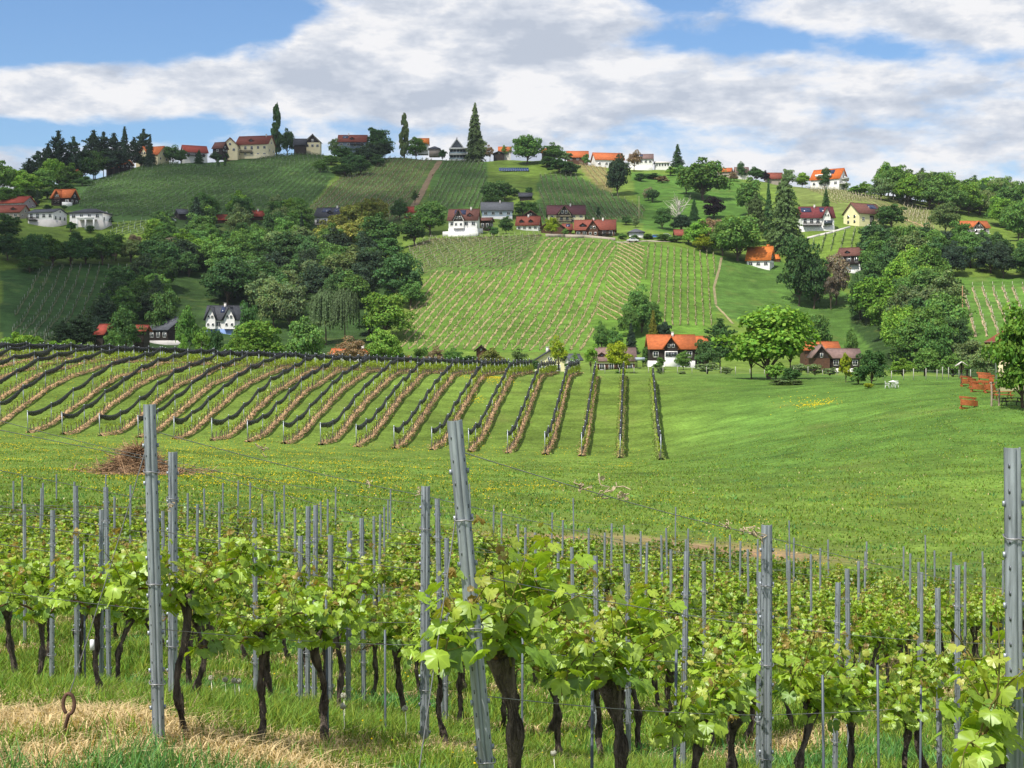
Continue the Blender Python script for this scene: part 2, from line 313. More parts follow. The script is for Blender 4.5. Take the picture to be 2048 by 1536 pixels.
# ------------------------------------------------------------------ ground and hillside
def inpoly(px, py, poly):
    r = np.zeros(px.shape, bool); n = len(poly)
    for i in range(n):
        x1, y1 = poly[i]; x2, y2 = poly[(i+1) % n]
        if y1 == y2: continue
        c = ((y1 > py) != (y2 > py)) & (px < (x2-x1)*(py-y1)/(y2-y1)+x1); r ^= c
    return r
MEADOW = (.122, .188, .030)
TINT = [  # (region outline in photo pixels, colour of the sward there)
    ([(800, 700), (850, 560), (870, 538), (1010, 538), (1090, 474), (1300, 484), (1440, 505), (1430, 640), (1400, 710)], (.10, .19, .026)),
    ([(812, 500), (850, 478), (1090, 470), (1060, 520), (1010, 540), (850, 552)], (.085, .15, .03)),
    ([(90, 400), (180, 350), (330, 318), (640, 298), (670, 350), (600, 432), (200, 445)], (.06, .12, .03)),
    ([(600, 432), (690, 350), (770, 300), (885, 300), (840, 420), (800, 445)], (.085, .13, .035)),
    ([(840, 430), (885, 310), (975, 312), (975, 400), (950, 430)], (.075, .145, .033)),
    ([(1075, 350), (1150, 350), (1290, 420), (1290, 445), (1075, 445)], (.065, .13, .03)),
    ([(1145, 322), (1215, 325), (1225, 385), (1195, 375)], (.19, .18, .06)),
    ([(0, 540), (80, 530), (310, 528), (280, 600), (180, 665), (0, 690)], (.045, .10, .025)),
    ([(1580, 360), (1720, 375), (1900, 420), (1920, 470), (1800, 455), (1600, 410)], (.14, .18, .045)),
    ([(1340, 350), (1480, 355), (1520, 450), (1440, 470), (1290, 460), (1260, 345)], (.075, .16, .025)),
    ([(1430, 510), (1560, 520), (1720, 600), (1750, 720), (1600, 710), (1430, 620)], (.075, .15, .028)),
    ([(1895, 555), (2100, 555), (2100, 680), (1910, 690)], (.085, .17, .028)),
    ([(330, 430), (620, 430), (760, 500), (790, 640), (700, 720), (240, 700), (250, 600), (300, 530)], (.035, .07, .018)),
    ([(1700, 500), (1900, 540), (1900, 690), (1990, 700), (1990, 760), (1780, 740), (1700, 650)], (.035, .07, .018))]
def fillnoise(x, y, s, seed):
    rs = np.random.RandomState(seed); r = 0
    for k in range(5):
        a = rs.uniform(0, 6.28); f = s*(1.6**k); r = r+np.sin(x*f*math.cos(a)+y*f*math.sin(a)+rs.uniform(0, 6))*(.8**k)
    return r/2.6
def soil(X, D, P):
    return np.clip(1.25*np.exp(-((D-54.5-1.5*np.sin(X*.25))/2.6)**2)*np.clip((P-880)/60, 0, 1)*np.clip((1760-P)/160, 0, 1)*np.clip(fillnoise(X, D, .4, 13)*.5+.75, 0, 1), 0, 1)
def terrain(name, d0, d1, nd):
    us = np.concatenate([np.linspace(-1.6, -.46, 24, endpoint=False), np.linspace(-.46, .46, 430), np.linspace(.46, 1.6, 25)[1:]])
    ds = np.exp(np.linspace(math.log(d0), math.log(d1), nd)); D, U = np.meshgrid(ds, us, indexing='ij')
    X = U*D; P = 1024+F*U; Z = zpd(P, D); PY = HY-F*Z/D
    col = np.tile(np.array(MEADOW), D.shape+(1,))
    n = fillnoise(X, D, .05, 3)
    if d0 < 200:
        lawn = np.clip((P-1250)/250, 0, 1)*np.clip((D-75)/40, 0, 1); col = col*(1-lawn[..., None])+np.array((.090, .172, .029))*lawn[..., None]
        rough = np.clip((110-D)/40, 0, 1)*np.clip((D-36)/10, 0, 1); col = col*(1-rough[..., None]*.5)+np.array((.105, .16, .025))*rough[..., None]*.5
        nrm = np.array((.854, -.52)); off = X*nrm[0]+D*nrm[1]; kk = np.abs((off+5.68+.97) % 1.95-.97); strip = np.clip(1-(kk/.4)**2, 0, 1)*np.clip((44-D)/3, 0, 1)*np.clip(fillnoise(X, D, 1.2, 9)*.8+.5, 0, .85); col = col*(1-strip[..., None])+np.array((.26, .18, .09))*strip[..., None]
        dry = soil(X, D, P)
        col = col*(1-dry[..., None])+np.array((.30, .19, .11))*dry[..., None]
    else:
        for poly, c in TINT: col[inpoly(P+4*n, PY+3*n, poly) & (D > 330)] = c
    col = col*(1+.10*n[..., None])
    mb = MB(); a, b = D.shape; i = np.arange(a-1)[:, None]*b; j = np.arange(b-1)[None, :]
    mb.add(np.stack([X, D, Z], -1).reshape(-1, 3), np.stack([i+j, i+j+1, i+b+j+1, i+b+j], -1).reshape(-1, 4), 0, col.reshape(-1, 3))
    if d0 < 5:
        xs = np.linspace(-90, 90, 60); ys = np.linspace(-90, 3.4, 30); XX, YY = np.meshgrid(xs, ys); ZZ = np.full(XX.shape, -1.97)-.03*np.abs(XX)*0
        i = np.arange(29)[:, None]*60; j = np.arange(59)[None, :]
        mb.add(np.stack([XX, YY, ZZ], -1).reshape(-1, 3), np.stack([i+j, i+j+1, i+61, i+60+j][:2]+[i+60+j+1, i+60+j], -1).reshape(-1, 4), 0, np.array(MEADOW))
    o = mb.obj(name, M_ground, smooth=True); o['kind'] = 'structure'; return o
terrain('ground', 3.0, 256.0, 520)
terrain('hillside', 256.0, 2600.0, 520)
# ------------------------------------------------------------------ trees
def cards(mb, P, Nn, s, col, aspect=.75, m=0, rs=RS, tri=False):
    """rhombic leaf cards at points P with normals Nn"""
    n = len(P); a = rs.normal(size=(n, 3)); A = np.cross(Nn, a); A /= (np.linalg.norm(A, axis=1)[:, None]+1e-9); B = np.cross(Nn, A)
    s = np.broadcast_to(s, (n,))[:, None]
    bend = Nn*s*.25
    V = np.stack([P-A*s, P-B*s*aspect-bend, P+A*s, P+B*s*aspect-bend], 1).reshape(-1, 3)
    mb.add(V, np.arange(4*n).reshape(n, 4), m, np.repeat(col, 4, axis=0))
def unit(v): return v/(np.linalg.norm(v, axis=-1)[..., None]+1e-9)
def crown_cards(clumps, per, leaf, rs, flat=.7, droop=0, shade=(.7, 1.35)):
    mb = MB()
    for (c, r) in clumps:
        n = int(per); v = unit(rs.normal(size=(n, 3))); v[:, 2] = np.where(v[:, 2] < -.55, -v[:, 2]*.6, v[:, 2])
        rad = rs.uniform(.55, 1.08, n)**.7
        P = np.array(c)+v*rad[:, None]*np.array(r)
        if droop: P[:, 2] -= droop*rs.uniform(0, 1, n)**2
        N_ = unit(v*.8+rs.normal(size=(n, 3))*.55+np.array((0, 0, .35)))
        k = rs.uniform(*shade, n)*rs.uniform(.85, 1.15); g = np.stack([k*rs.uniform(.85, 1.25, n), k, k*rs.uniform(.7, 1.1, n)], 1)
        cards(mb, P, N_, leaf*rs.uniform(.6, 1.3, n), g, rs=rs)
    return mb
def limb_tubes(mb, base, tips, r0, rs, n=5):
    for t in tips:
        t = np.array(t); b = np.array(base); mid = (b+t)/2+rs.normal(size=3)*.03; mid[2] -= .02
        mb.tube([b, (b*.6+mid*.4), mid, t], [r0*.6, r0*.45, r0*.3, r0*.08], n, rough=.15, seed=rs.randint(999))
PROTO = {}
def proto(kind, i):
    """unit tree: total height 1, crown about 1 wide; returns (trunk mesh, crown mesh, number of variants)"""
    key = (kind, i)
    if key in PROTO: return PROTO[key]
    rs = np.random.RandomState(abs(hash(kind)) % 1000 if False else sum(map(ord, kind))*7+i*131)
    tk = MB(); cl = []
    if kind in ('broad', 'open', 'blossom', 'golden', 'shrub', 'full'):
        low = {'full': -.10, 'broad': .0, 'open': .16, 'blossom': .02, 'golden': .02, 'shrub': -.05}[kind]
        nb = {'full': 66, 'broad': 62, 'open': 36, 'blossom': 52, 'golden': 70, 'shrub': 30}[kind]
        c0 = np.array((0, 0, (1+low)/2)); R0 = np.array((.5, .5, (1-low)/2))
        pts = []
        lob = rs.uniform(.72, 1.1, 7); 
        for k in range(nb):
            v = unit(rs.normal(size=3)); v[2] = v[2] if v[2] > -.75 else -v[2]
            az = math.atan2(v[1], v[0]); lf = lob[int((az+math.pi)/(2*math.pi)*6.99)]
            q = c0+v*R0*(rs.uniform(.35, .90))*lf*(1-.18*max(0, -v[2])); r = rs.uniform(.10, .19)*(.8 if kind == 'open' else 1)*(.8 if kind == 'golden' else 1)
            pts.append(q); cl.append((q, (r, r, r*.72)))
        per = {'full': 110, 'broad': 105, 'open': 85, 'blossom': 90, 'golden': 90, 'shrub': 90}[kind]; leaf = {'shrub': .045, 'open': .024, 'golden': .03}.get(kind, .027)
        cr = crown_cards(cl, per, leaf, rs, droop=.03 if kind == 'golden' else 0)
        h = max(low, .05)+.35; tk.tube([(0, 0, -.05), (.005, 0, .03), (.01, .01, max(low, .05)), (0, .02, h), (0, 0, .8)], [.032, .026, .022, .016, .004], 7, rough=.12, seed=i)
        limb_tubes(tk, (.01, .01, max(.05, low)*.9+.08), [p*np.array((.9, .9, 1)) for p in pts[:12]], .02, rs)
    elif kind in ('spruce', 'sequoia', 'pine', 'shag'):
        cr = MB(); n = {'spruce': 26, 'sequoia': 34, 'pine': 17, 'shag': 30}[kind]; P = []; Nn = []; Ls = []
        for k in range(n):
            t = k/(n-1.0); z = .06+.93*t if kind != 'pine' else .25+.73*t
            prof = (1-t)**.85*.5+.015 if kind == 'spruce' else ((1-t)**.62*.5+.02 if kind == 'sequoia' else (.5*math.sin(math.pi*min(1, (.25+t*.85)))**.6*rs.uniform(.6, 1.1)+.04))
            if kind == 'shag': prof = .5*(1-t)**.42*rs.uniform(.78, 1.05)+.02
            m_ = int(7+9*(1-t)) if kind != 'pine' else 8
            for b in range(m_):
                az = rs.uniform(0, 6.283); Lb = prof*rs.uniform(.72, 1.12); q = int(14+60*Lb*2)
                s_ = rs.uniform(.12, 1, q)**.8; d = np.array((math.cos(az), math.sin(az), 0)); side = np.array((-d[1], d[0], 0))
                dr = {'spruce': -.30, 'shag': -.30, 'sequoia': -.22, 'pine': .18}[kind]
                w = rs.normal(size=q)*.035*(1.2-s_)*(2.0 if kind == 'pine' else 1.3)
                pz = z+dr*Lb*s_+rs.normal(size=q)*.007+(.10*Lb*s_**2 if kind == 'spruce' else 0)
                pp = d[None]*(Lb*s_)[:, None]+side[None]*w[:, None]; pp[:, 2] = pz; P.append(pp)
                Nn.append(unit(rs.normal(size=(q, 3))*.6+np.array((0, 0, .8))+d*.5))
            if kind == 'pine': limb_tubes(tk, (0, 0, z-.03), [(math.cos(k*2.4)*prof*.7, math.sin(k*2.4)*prof*.7, z+.03)], .012, rs)
        P = np.concatenate(P); Nn = np.concatenate(Nn); q = len(P); k = rs.uniform(.6, 1.4, q)
        cards(cr, P, Nn, (.02 if kind != 'pine' else .024)*rs.uniform(.7, 1.4, q), np.stack([k, k, k*.95], 1), rs=rs, aspect=.6)
        tk.tube([(0, 0, -.05), (0, 0, .3), (0, 0, .98)], [.022, .016, .002], 6, rough=.1, seed=i)
    elif kind in ('poplar', 'column'):
        nb = 46 if kind == 'poplar' else 26
        for k in range(nb):
            t = k/(nb-1.0); z = .10+.86*t if kind == 'poplar' else .08+.86*t
            prof = (math.sin(math.pi*min(1, .12+.86*t))**.5)*.36*rs.uniform(.6, 1.1)
            az = rs.uniform(0, 6.28); q = np.array((math.cos(az)*prof*.75, math.sin(az)*prof*.75, z)); r = rs.uniform(.14, .24)*(1.1-.55*t); cl.append((q, (r, r, .05+.02*rs.rand())))
        cr = crown_cards(cl, 95, .055, rs)
        # cards stay small in height because the unit is stretched
        tk.tube([(0, 0, -.05), (0, 0, .3), (0, 0, .9)], [.07, .05, .01], 6, rough=.1, seed=i)
    elif kind == 'weeping':
        cr = MB(); P = []; Nn = []
        for k in range(150):
            az = rs.uniform(0, 6.28); rr = .46*rs.uniform(.15, 1)**.6; top = .55+.42*math.sqrt(max(0, 1-(rr/.5)**2))*rs.uniform(.75, 1); ln = rs.uniform(.2, .5); q = 75
            t = rs.uniform(0, 1, q); pp = np.stack([math.cos(az)*rr*(1+.1*t)+rs.normal(size=q)*.012, math.sin(az)*rr*(1+.1*t)+rs.normal(size=q)*.012, np.maximum(.06, top-ln*t)], 1)
            P.append(pp); Nn.append(unit(rs.normal(size=(q, 3))*.6+np.array((math.cos(az), math.sin(az), .2))))
        P = np.concatenate(P); Nn = np.concatenate(Nn); q = len(P); k = rs.uniform(.7, 1.35, q); cards(cr, P, Nn, .017*rs.uniform(.7, 1.4, q), np.stack([k, k, k], 1), rs=rs)
        tk.tube([(0, 0, -.05), (.01, 0, .4), (0, 0, .93)], [.025, .018, .003], 6, rough=.12, seed=i)
    elif kind == 'dead':
        cr = None
        tk.tube([(0, 0, -.05), (.01, 0, .3), (0, .02, .6), (.02, 0, .9)], [.035, .028, .018, .006], 6, rough=.15, seed=i)
        for k in range(26):
            z = rs.uniform(.15, .7); az = rs.uniform(0, 6.28); L_ = rs.uniform(.3, .55); e = np.array((math.cos(az)*L_, math.sin(az)*L_, min(1, z+rs.uniform(.2, .5)))); b = np.array((0, 0, z)); m_ = (b+e)/2+rs.normal(size=3)*.05
            tk.tube([b, m_, e], [.017, .012, .003], 4); 
            for w in range(3):
                e2 = m_+(e-b)*rs.uniform(.2, .6)+rs.normal(size=3)*.11; tk.tube([m_, (m_+e2)/2+rs.normal(size=3)*.02, e2], [.009, .006, .002], 4)
    PROTO[key] = (tk.mesh(kind+'_trunk', [M_bwhite if kind == 'dead' else M_trunk], True), cr.mesh(kind+'_crown', [M_crown]) if cr else None)
    return PROTO[key]
NV = {'full': 3, 'shag': 1, 'broad': 6, 'open': 3, 'spruce': 3, 'pine': 3, 'poplar': 2, 'shrub': 4, 'blossom': 1, 'golden': 2, 'column': 1, 'weeping': 2, 'dead': 1, 'sequoia': 1}
NAMES = {'full': 'broadleaf_tree', 'shag': 'giant_conifer', 'broad': 'broadleaf_tree', 'open': 'open_crowned_tree', 'spruce': 'spruce_tree', 'pine': 'pine_tree', 'poplar': 'poplar_tree', 'shrub': 'shrub', 'blossom': 'flowering_tree', 'golden': 'golden_tree', 'column': 'columnar_conifer', 'weeping': 'weeping_birch', 'dead': 'bare_tree', 'sequoia': 'giant_conifer'}
CATS = {'shag': 'conifer', 'spruce': 'conifer', 'pine': 'conifer', 'column': 'conifer', 'sequoia': 'conifer', 'shrub': 'shrub'}
GREEN = {'dk': ((.066, .138, .050), 'dark green'), 'md': ((.102, .205, .055), 'mid green'), 'br': ((.150, .285, .05), 'bright green'), 'yg': ((.22, .30, .03), 'yellow green'),
         'bl': ((.046, .080, .050), 'blackish green'), 'ol': ((.205, .24, .07), 'golden olive'), 'gy': ((.138, .205, .09), 'grey green'), 'pu': ((.022, .017, .022), 'dark purple'),
         'wh': ((.30, .29, .20), 'cream blossomed'), 'bn': ((.22, .17, .115), 'brownish'), 'gd': ((.19, .19, .04), 'golden'), 'bg': ((.20, .18, .13), 'greyish beige')}
TREES = []   # deferred: labels need their neighbours
cnt = {}
def tree(kind, col, px, h=None, w=None, py=None, d=None, top=None, region='', label=None, hm=None, wm=None, dmin=255.0):
    if d is None: x, d_, z = hit(px, py, dmin)
    else: x, d_, z = at(px, d)
    k = d_/F
    if top is not None: H = (HY-top)*k - z
    else: H = hm if hm else h*k
    H = max(H, .5); Wd = (wm if wm else w*k)*(1.12 if kind in ('broad', 'open', 'golden', 'blossom', 'shrub') else 1)
    base, cname = GREEN[col]
    i = cnt.get(kind, 0); cnt[kind] = i+1
    tm, cm = proto(kind, i % NV[kind])
    a = random.uniform(0, 6.28)
    o = empty(NAMES[kind], (x, d_, z-.15), a)
    o.scale = (Wd, Wd*random.uniform(.9, 1.1), H)
    sc = o.scale.copy(); o.scale = (1, 1, 1)
    t = link('trunk', tm, o); t.scale = sc
    if kind != 'dead':
        c = link('crown', cm, o); c.scale = sc
        g_ = random.uniform(.8, 1.25); j = [b*g_*random.uniform(q_, 2-q_) for b, q_ in zip(base, (.94, .97, .88))]; c.color = (*j, 1)
    TREES.append((o, kind, cname, px, region, label, x, d_, H))
    return o
KEEP = [(615, 695, 410, 450), (497, 538, 418, 438), (428, 466, 426, 442), (350, 384, 415, 440), (404, 486, 606, 668), (1675, 1730, 494, 545), (345, 435, 562, 600), (800, 840, 410, 440), (1484, 1560, 490, 535)]
def wood(poly, n, hm, kinds, region, seed, sp=6.5):
    rs = random.Random(seed); xs = [p[0] for p in poly]; ys = [p[1] for p in poly]; got = []
    for _ in range(n*30):
        if len(got) >= n: break
        px, py = rs.uniform(min(xs), max(xs)), rs.uniform(min(ys), max(ys))
        if any(a-14 < px < b+14 and t_-4 < py < b_+62 for a, b, t_, b_ in KEEP): continue
        if not inpoly(np.array([px]), np.array([py]), poly)[0]: continue
        x, d, z = hit(px, py)
        if any((x-a)**2+(d-b)**2 < sp*sp for a, b in got): continue
        got.append((x, d)); kd, cl = rs.choice(kinds); H = rs.uniform(*hm)
        tree(kd, cl, px, d=d, hm=H, wm=H*({'spruce': .42, 'pine': .55, 'poplar': .3}.get(kd, rs.uniform(.72, .98))), region=region)
def plant_trees():
    T = tree
    r = 'in the left ridge wood'
    for (px, py, h, w, k, c) in [(75, 372, 72, 48, 'pine', 'bl'), (96, 370, 85, 46, 'pine', 'bl'), (117, 365, 108, 44, 'pine', 'bl'), (147, 360, 92, 40, 'pine', 'bl'), (187, 352, 98, 50, 'pine', 'bl'), (170, 352, 70, 44, 'pine', 'bl'), (207, 350, 90, 42, 'pine', 'bl'), (228, 348, 82, 44, 'pine', 'bl'), (249, 345, 92, 44, 'spruce', 'bl'), (268, 340, 66, 32, 'pine', 'bl'), (287, 338, 80, 38, 'pine', 'bl'), (300, 334, 66, 28, 'spruce', 'bl'), (215, 352, 60, 50, 'pine', 'bl'), (58, 375, 60, 40, 'pine', 'bl'), (135, 362, 60, 50, 'pine', 'bl')]:
        T(k, c, px, top=py-h, w=w, d=735+(px%37)*.5, region=r) if px > 235 else T(k, c, px, h, w, py=py, region=r)
    r = 'below the conifers at far left'
    for (px, py, h, w, c) in [(8, 390, 70, 60, 'md'), (32, 388, 55, 50, 'br'), (55, 392, 48, 50, 'br'), (85, 388, 52, 48, 'md'), (108, 372, 60, 50, 'br'), (135, 375, 50, 52, 'md'), (165, 362, 60, 56, 'dk'), (190, 358, 62, 50, 'dk'), (238, 335, 40, 36, 'bl'), (20, 412, 40, 60, 'md'), (62, 404, 30, 60, 'dk'), (95, 398, 24, 50, 'dk'), (128, 388, 26, 50, 'dk'), (165, 372, 22, 40, 'dk')]:
        T('broad', c, px, h, w, py=py, region=r)
    r = 'by the left ridge houses'
    for (px, py, h, w, c, k) in [(282, 328, 24, 30, 'dk', 'shrub'), (330, 318, 34, 30, 'dk', 'broad'), (345, 318, 38, 34, 'dk', 'broad'), (362, 317, 30, 26, 'dk', 'broad'), (398, 327, 28, 24, 'dk', 'spruce'), (432, 318, 22, 26, 'dk', 'broad'), (448, 322, 22, 24, 'dk', 'shrub'), (436, 332, 18, 8, 'dk', 'column'), (450, 332, 18, 8, 'dk', 'column'), (530, 306, 18, 24, 'dk', 'shrub')]:
        T(k, c, px, h, w, py=py, region=r)
    T('poplar', 'dk', 553, top=209, w=27, py=303, label='tallest dark poplar on the ridge, beside the long cream house')
    T('broad', 'dk', 575, top=255, w=34, py=304, label='dark round tree right of the tall ridge poplar')
    T('poplar', 'gy', 808, top=228, w=24, py=303, label='slim grey-green poplar alone on the ridge above the striped vineyard')
    T('broad', 'dk', 757, top=250, w=54, py=302, label='dark spreading tree right of the brown-roofed house with the blue front')
    T('broad', 'md', 832, top=273, w=38, py=302, label='low green tree in front of the small orange ridge roof')
    T('sequoia', 'gy', 950, top=206, w=42, py=308, label='very tall narrow conifer on the ridge right of the white glass house')
    T('broad', 'gy', 962, top=277, w=36, py=313, label='pale grey-green tree at the foot of the tall narrow conifer')
    T('open', 'bn', 980, top=288, w=18, py=312, label='thin brownish tree right of the tall narrow conifer')
    T('open', 'md', 1008, top=290, w=15, py=312, label='small tree in front of the orange roof right of the tall conifer')
    T('broad', 'md', 1055, top=264, w=66, py=328, label='big round green tree standing alone on the middle of the ridge')
    T('broad', 'md', 1108, top=285, w=44, py=326, label='green tree between two orange ridge roofs')
    T('shrub', 'gy', 1130, top=302, w=28, py=322, label='pale shrub left of the long orange ridge roof')
    T('shrub', 'md', 1172, top=306, w=14, py=324, label='little round bush at the right end of the orange ridge barn')
    T('full', 'bl', 1235, top=306, w=54, py=392, label='black-green dense tree below the long orange and white ridge farm')
    T('open', 'bn', 1268, top=298, w=34, py=343, label='bare brownish tree before the white ridge house with grey roof')
    T('spruce', 'dk', 1355, top=288, w=40, py=346, label='dark spruce on the ridge right of the white house with grey roof')
    T('broad', 'md', 1405, top=312, w=100, py=400, label='largest round green tree on the grass slope right of the ridge spruce')
    T('broad', 'md', 1373, top=325, w=50, py=388, label='green tree leaning against the left of the largest slope tree')
    T('blossom', 'wh', 1297, top=372, w=22, py=402, label='small white flowering shrub on the grass slope')
    T('shrub', 'dk', 1305, top=374, w=30, py=405, label='dark bush beside the white flowering shrub on the slope')
    T('spruce', 'dk', 1388, top=396, w=26, py=440, label='small dark spruce right of the bare white tree')
    T('broad', 'pu', 1428, top=392, w=40, py=438, label='dark purple round tree on the grass slope')
    T('dead', 'bn', 1358, top=394, w=50, py=445, label='bare white-limbed tree on the middle slope')
    T('broad', 'dk', 1325, top=412, w=36, py=458, label='green tree left of the bare white tree')
    T('broad', 'bl', 1362, top=425, w=48, py=464, label='dark bush in front of the bare white tree')
    r = 'around the red shed garden'
    for (px, py, top, w, c) in [(1400, 495, 438, 62, 'br'), (1378, 488, 455, 30, 'br'), (1425, 500, 430, 50, 'bn'), (1445, 512, 440, 60, 'md'), (1475, 522, 428, 92, 'md'), (1458, 470, 426, 40, 'br'), (1410, 505, 468, 40, 'yg')]:
        T('broad', c, px, top=top, w=w, py=py, region=r)
    T('broad', 'md', 1497, top=352, w=60, py=432, label='broad green tree left of the two tall dark conifers')
    T('pine', 'gy', 1512, top=385, w=52, py=492, label='thin grey pine left of the tallest dark conifer')
    T('spruce', 'dk', 1537, top=358, w=30, py=470, label='narrow dark conifer behind the tallest one')
    T('shag', 'gy', 1568, top=355, w=84, py=505, label='tallest dark shaggy conifer on the right slope')
    T('full', 'dk', 1598, top=465, w=80, py=612, label='dark dense tree below the maroon-roofed house')
    T('full', 'dk', 1628, top=495, w=72, py=618, label='dark tree right of the dense one below the maroon-roofed house')
    T('blossom', 'bg', 1672, top=500, w=52, py=610, label='greyish beige tree in front of the brown-roofed gable house')
    T('open', 'bg', 1662, top=540, w=36, py=620, label='lower greyish tree with bare stems left of the brown gable house')
    T('spruce', 'dk', 1652, top=374, w=22, py=420, label='lone dark spruce behind the maroon-roofed house')
    T('broad', 'dk', 1782, top=405, w=58, py=458, label='dark round tree covering the right end of the cream gable house')
    T('broad', 'gy', 1890, top=404, w=54, py=468, label='dull green round tree on the pale right slope')
    r = 'along the right part of the ridge'
    for (px, py, top, w, c) in [(1483, 345, 322, 16, 'dk'), (1468, 362, 343, 20, 'bn'), (1512, 358, 332, 36, 'dk'), (1530, 362, 340, 18, 'pu'), (1577, 362, 334, 28, 'gy'), (1604, 366, 344, 28, 'br'), (1650, 350, 333, 22, 'dk'), (1692, 380, 363, 12, 'gy'), (1712, 388, 370, 34, 'br'), (1732, 392, 362, 36, 'br'), (1762, 400, 352, 50, 'gy')]:
        T('broad', c, px, top=top, w=w, py=py, region=r)
    r = 'on the mound by the white house'
    for (px, py, top, w, c) in [(1280, 362, 346, 30, 'dk'), (1305, 358, 346, 34, 'dk'), (1325, 366, 350, 26, 'bn'), (1342, 352, 330, 26, 'br')]:
        T('shrub', c, px, top=top, w=w, py=py, region=r)
    r = 'in the dark thicket below the ridge'
    for (px, py, top, w, c) in [(668, 318, 276, 24, 'gy'), (690, 322, 292, 44, 'dk'), (662, 330, 308, 34, 'md'), (640, 345, 318, 30, 'md'), (705, 340, 305, 50, 'dk'), (728, 328, 292, 50, 'bl'), (745, 325, 285, 48, 'bl'), (765, 318, 283, 36, 'bl'), (690, 352, 325, 50, 'dk'), (722, 350, 312, 44, 'dk'), (672, 346, 330, 30, 'dk'), (755, 332, 305, 30, 'dk')]:
        T('broad', c, px, top=top, w=w, py=py, region=r)
    r = 'under the blue solar array'
    for (px, py, top, w, c) in [(975, 398, 368, 34, 'dk'), (992, 405, 360, 44, 'dk'), (1010, 400, 362, 32, 'dk'), (985, 415, 385, 40, 'dk'), (1030, 392, 375, 22, 'dk'), (1058, 388, 372, 16, 'dk'), (1045, 432, 402, 30, 'dk'), (1062, 438, 400, 30, 'md')]:
        T('broad', c, px, top=top, w=w, py=py, region=r)
    r = 'below the large round ridge tree'
    for (px, py, top, w, c) in [(1095, 335, 312, 40, 'dk'), (1118, 346, 315, 44, 'dk'), (1140, 350, 322, 40, 'dk')]:
        T('shrub', c, px, top=top, w=w, py=py, region=r)
    T('shrub', 'dk', 885, top=296, w=18, py=322, label='dark bush at the top of the vineyard path, left of the glass house')
    T('open', 'dk', 830, top=381, w=16, py=410, label='small dark tree in the striped vineyard by the path')
    T('broad', 'md', 860, top=396, w=72, py=470, label='big green tree left of the large brown-roofed house')
    T('broad', 'dk', 828, top=425, w=60, py=492, label='dark tree below the red gabled roof')
    T('broad', 'dk', 758, top=424, w=84, py=510, label='dark broad tree right of the golden olive trees')
    T('broad', 'dk', 770, top=470, w=66, py=522, label='dark tree at the foot of the broad one beside the olive trees')
    T('full', 'dk', 800, top=395, w=34, py=440, label='dark tree left of the small red roof')
    r = 'of the golden olive clump'
    for (px, py, top, w, c) in [(735, 460, 392, 62, 'ol'), (705, 468, 405, 60, 'ol'), (760, 450, 395, 40, 'ol'), (672, 482, 425, 62, 'ol'), (645, 500, 448, 56, 'ol'), (700, 505, 440, 76, 'ol'), (660, 520, 458, 60, 'ol'), (725, 500, 430, 56, 'ol'), (642, 510, 470, 36, 'gd')]:
        T('golden', c, px, top=top, w=w, py=py, region=r)
    T('spruce', 'bl', 392, top=393, w=64, py=478, label='big black-green spruce beside the small dark barn')
    T('spruce', 'bl', 603, top=425, w=34, py=512, label='narrow dark spruce left of the house with solar roof')
    T('column', 'bl', 74, top=378, w=16, py=413, label='black columnar conifer left of the dark timber house')
    T('column', 'bl', 1197, top=413, w=12, py=438, label='slim black conifer right of the maroon-roofed cream house')
    r = 'in the belt below the pale houses'
    for (px, py, top, w, c) in [(15, 520, 468, 56, 'dk'), (48, 530, 480, 50, 'dk'), (75, 534, 462, 58, 'dk'), (105, 532, 468, 60, 'md'), (140, 530, 472, 58, 'dk'), (172, 528, 470, 56, 'dk'), (205, 530, 466, 60, 'md'), (232, 520, 462, 50, 'md'), (262, 524, 474, 56, 'gy'), (296, 526, 472, 60, 'dk'), (325, 520, 470, 60, 'dk'), (60, 545, 508, 50, 'dk'), (12, 478, 440, 50, 'dk'), (150, 480, 462, 20, 'dk'), (158, 492, 466, 18, 'dk')]:
        T('broad', c, px, top=top, w=w, py=py, region=r)
    for (px, py, top, w) in [(270, 505, 466, 30), (345, 510, 470, 34), (452, 520, 474, 34), (320, 500, 478, 24)]:
        T('blossom', 'bg', px, top=top, w=w, py=py, region='among the left wood')
    K = [('broad', 'md'), ('broad', 'dk'), ('broad', 'gy'), ('broad', 'br'), ('broad', 'dk'), ('broad', 'md')]
    wood([(300, 500), (350, 440), (470, 436), (620, 440), (650, 500), (560, 540), (420, 540)], 60, (9, 13), K, 'in the upper left wood', 5)
    wood([(400, 540), (560, 530), (650, 520), (745, 540), (740, 620), (640, 640), (500, 640), (480, 600), (420, 600)], 42, (11, 15), [('broad', 'dk'), ('broad', 'gy'), ('broad', 'md'), ('broad', 'dk'), ('broad', 'bl')], 'in the lower left wood', 6)
    wood([(190, 640), (250, 590), (330, 540), (400, 530), (390, 560), (330, 620), (270, 660), (200, 690)], 22, (9, 13), [('broad', 'dk'), ('broad', 'bl'), ('broad', 'md'), ('pine', 'bl')], 'beside the lower left vineyard', 8)
    T('full', 'dk', 800, top=502, w=98, py=608, label='dark dense tree on the left edge of the central vineyard')
    T('broad', 'md', 822, top=556, w=48, py=618, label='green tree in front of the dark one at the vineyard edge')
    T('broad', 'br', 770, top=576, w=98, py=682, label='bright green round tree at the lower left of the central vineyard')
    T('weeping', 'gy', 652, top=566, w=70, py=690, label='weeping pale birch left of its twin behind the netted rows')
    T('weeping', 'gy', 690, top=566, w=62, py=690, label='weeping pale birch right of its twin behind the netted rows')
    T('broad', 'gy', 548, top=558, w=56, py=655, label='grey-green tree above the bright dome of leaves')
    T('broad', 'gy', 583, top=562, w=60, py=660, label='grey-green tree left of the weeping birches')
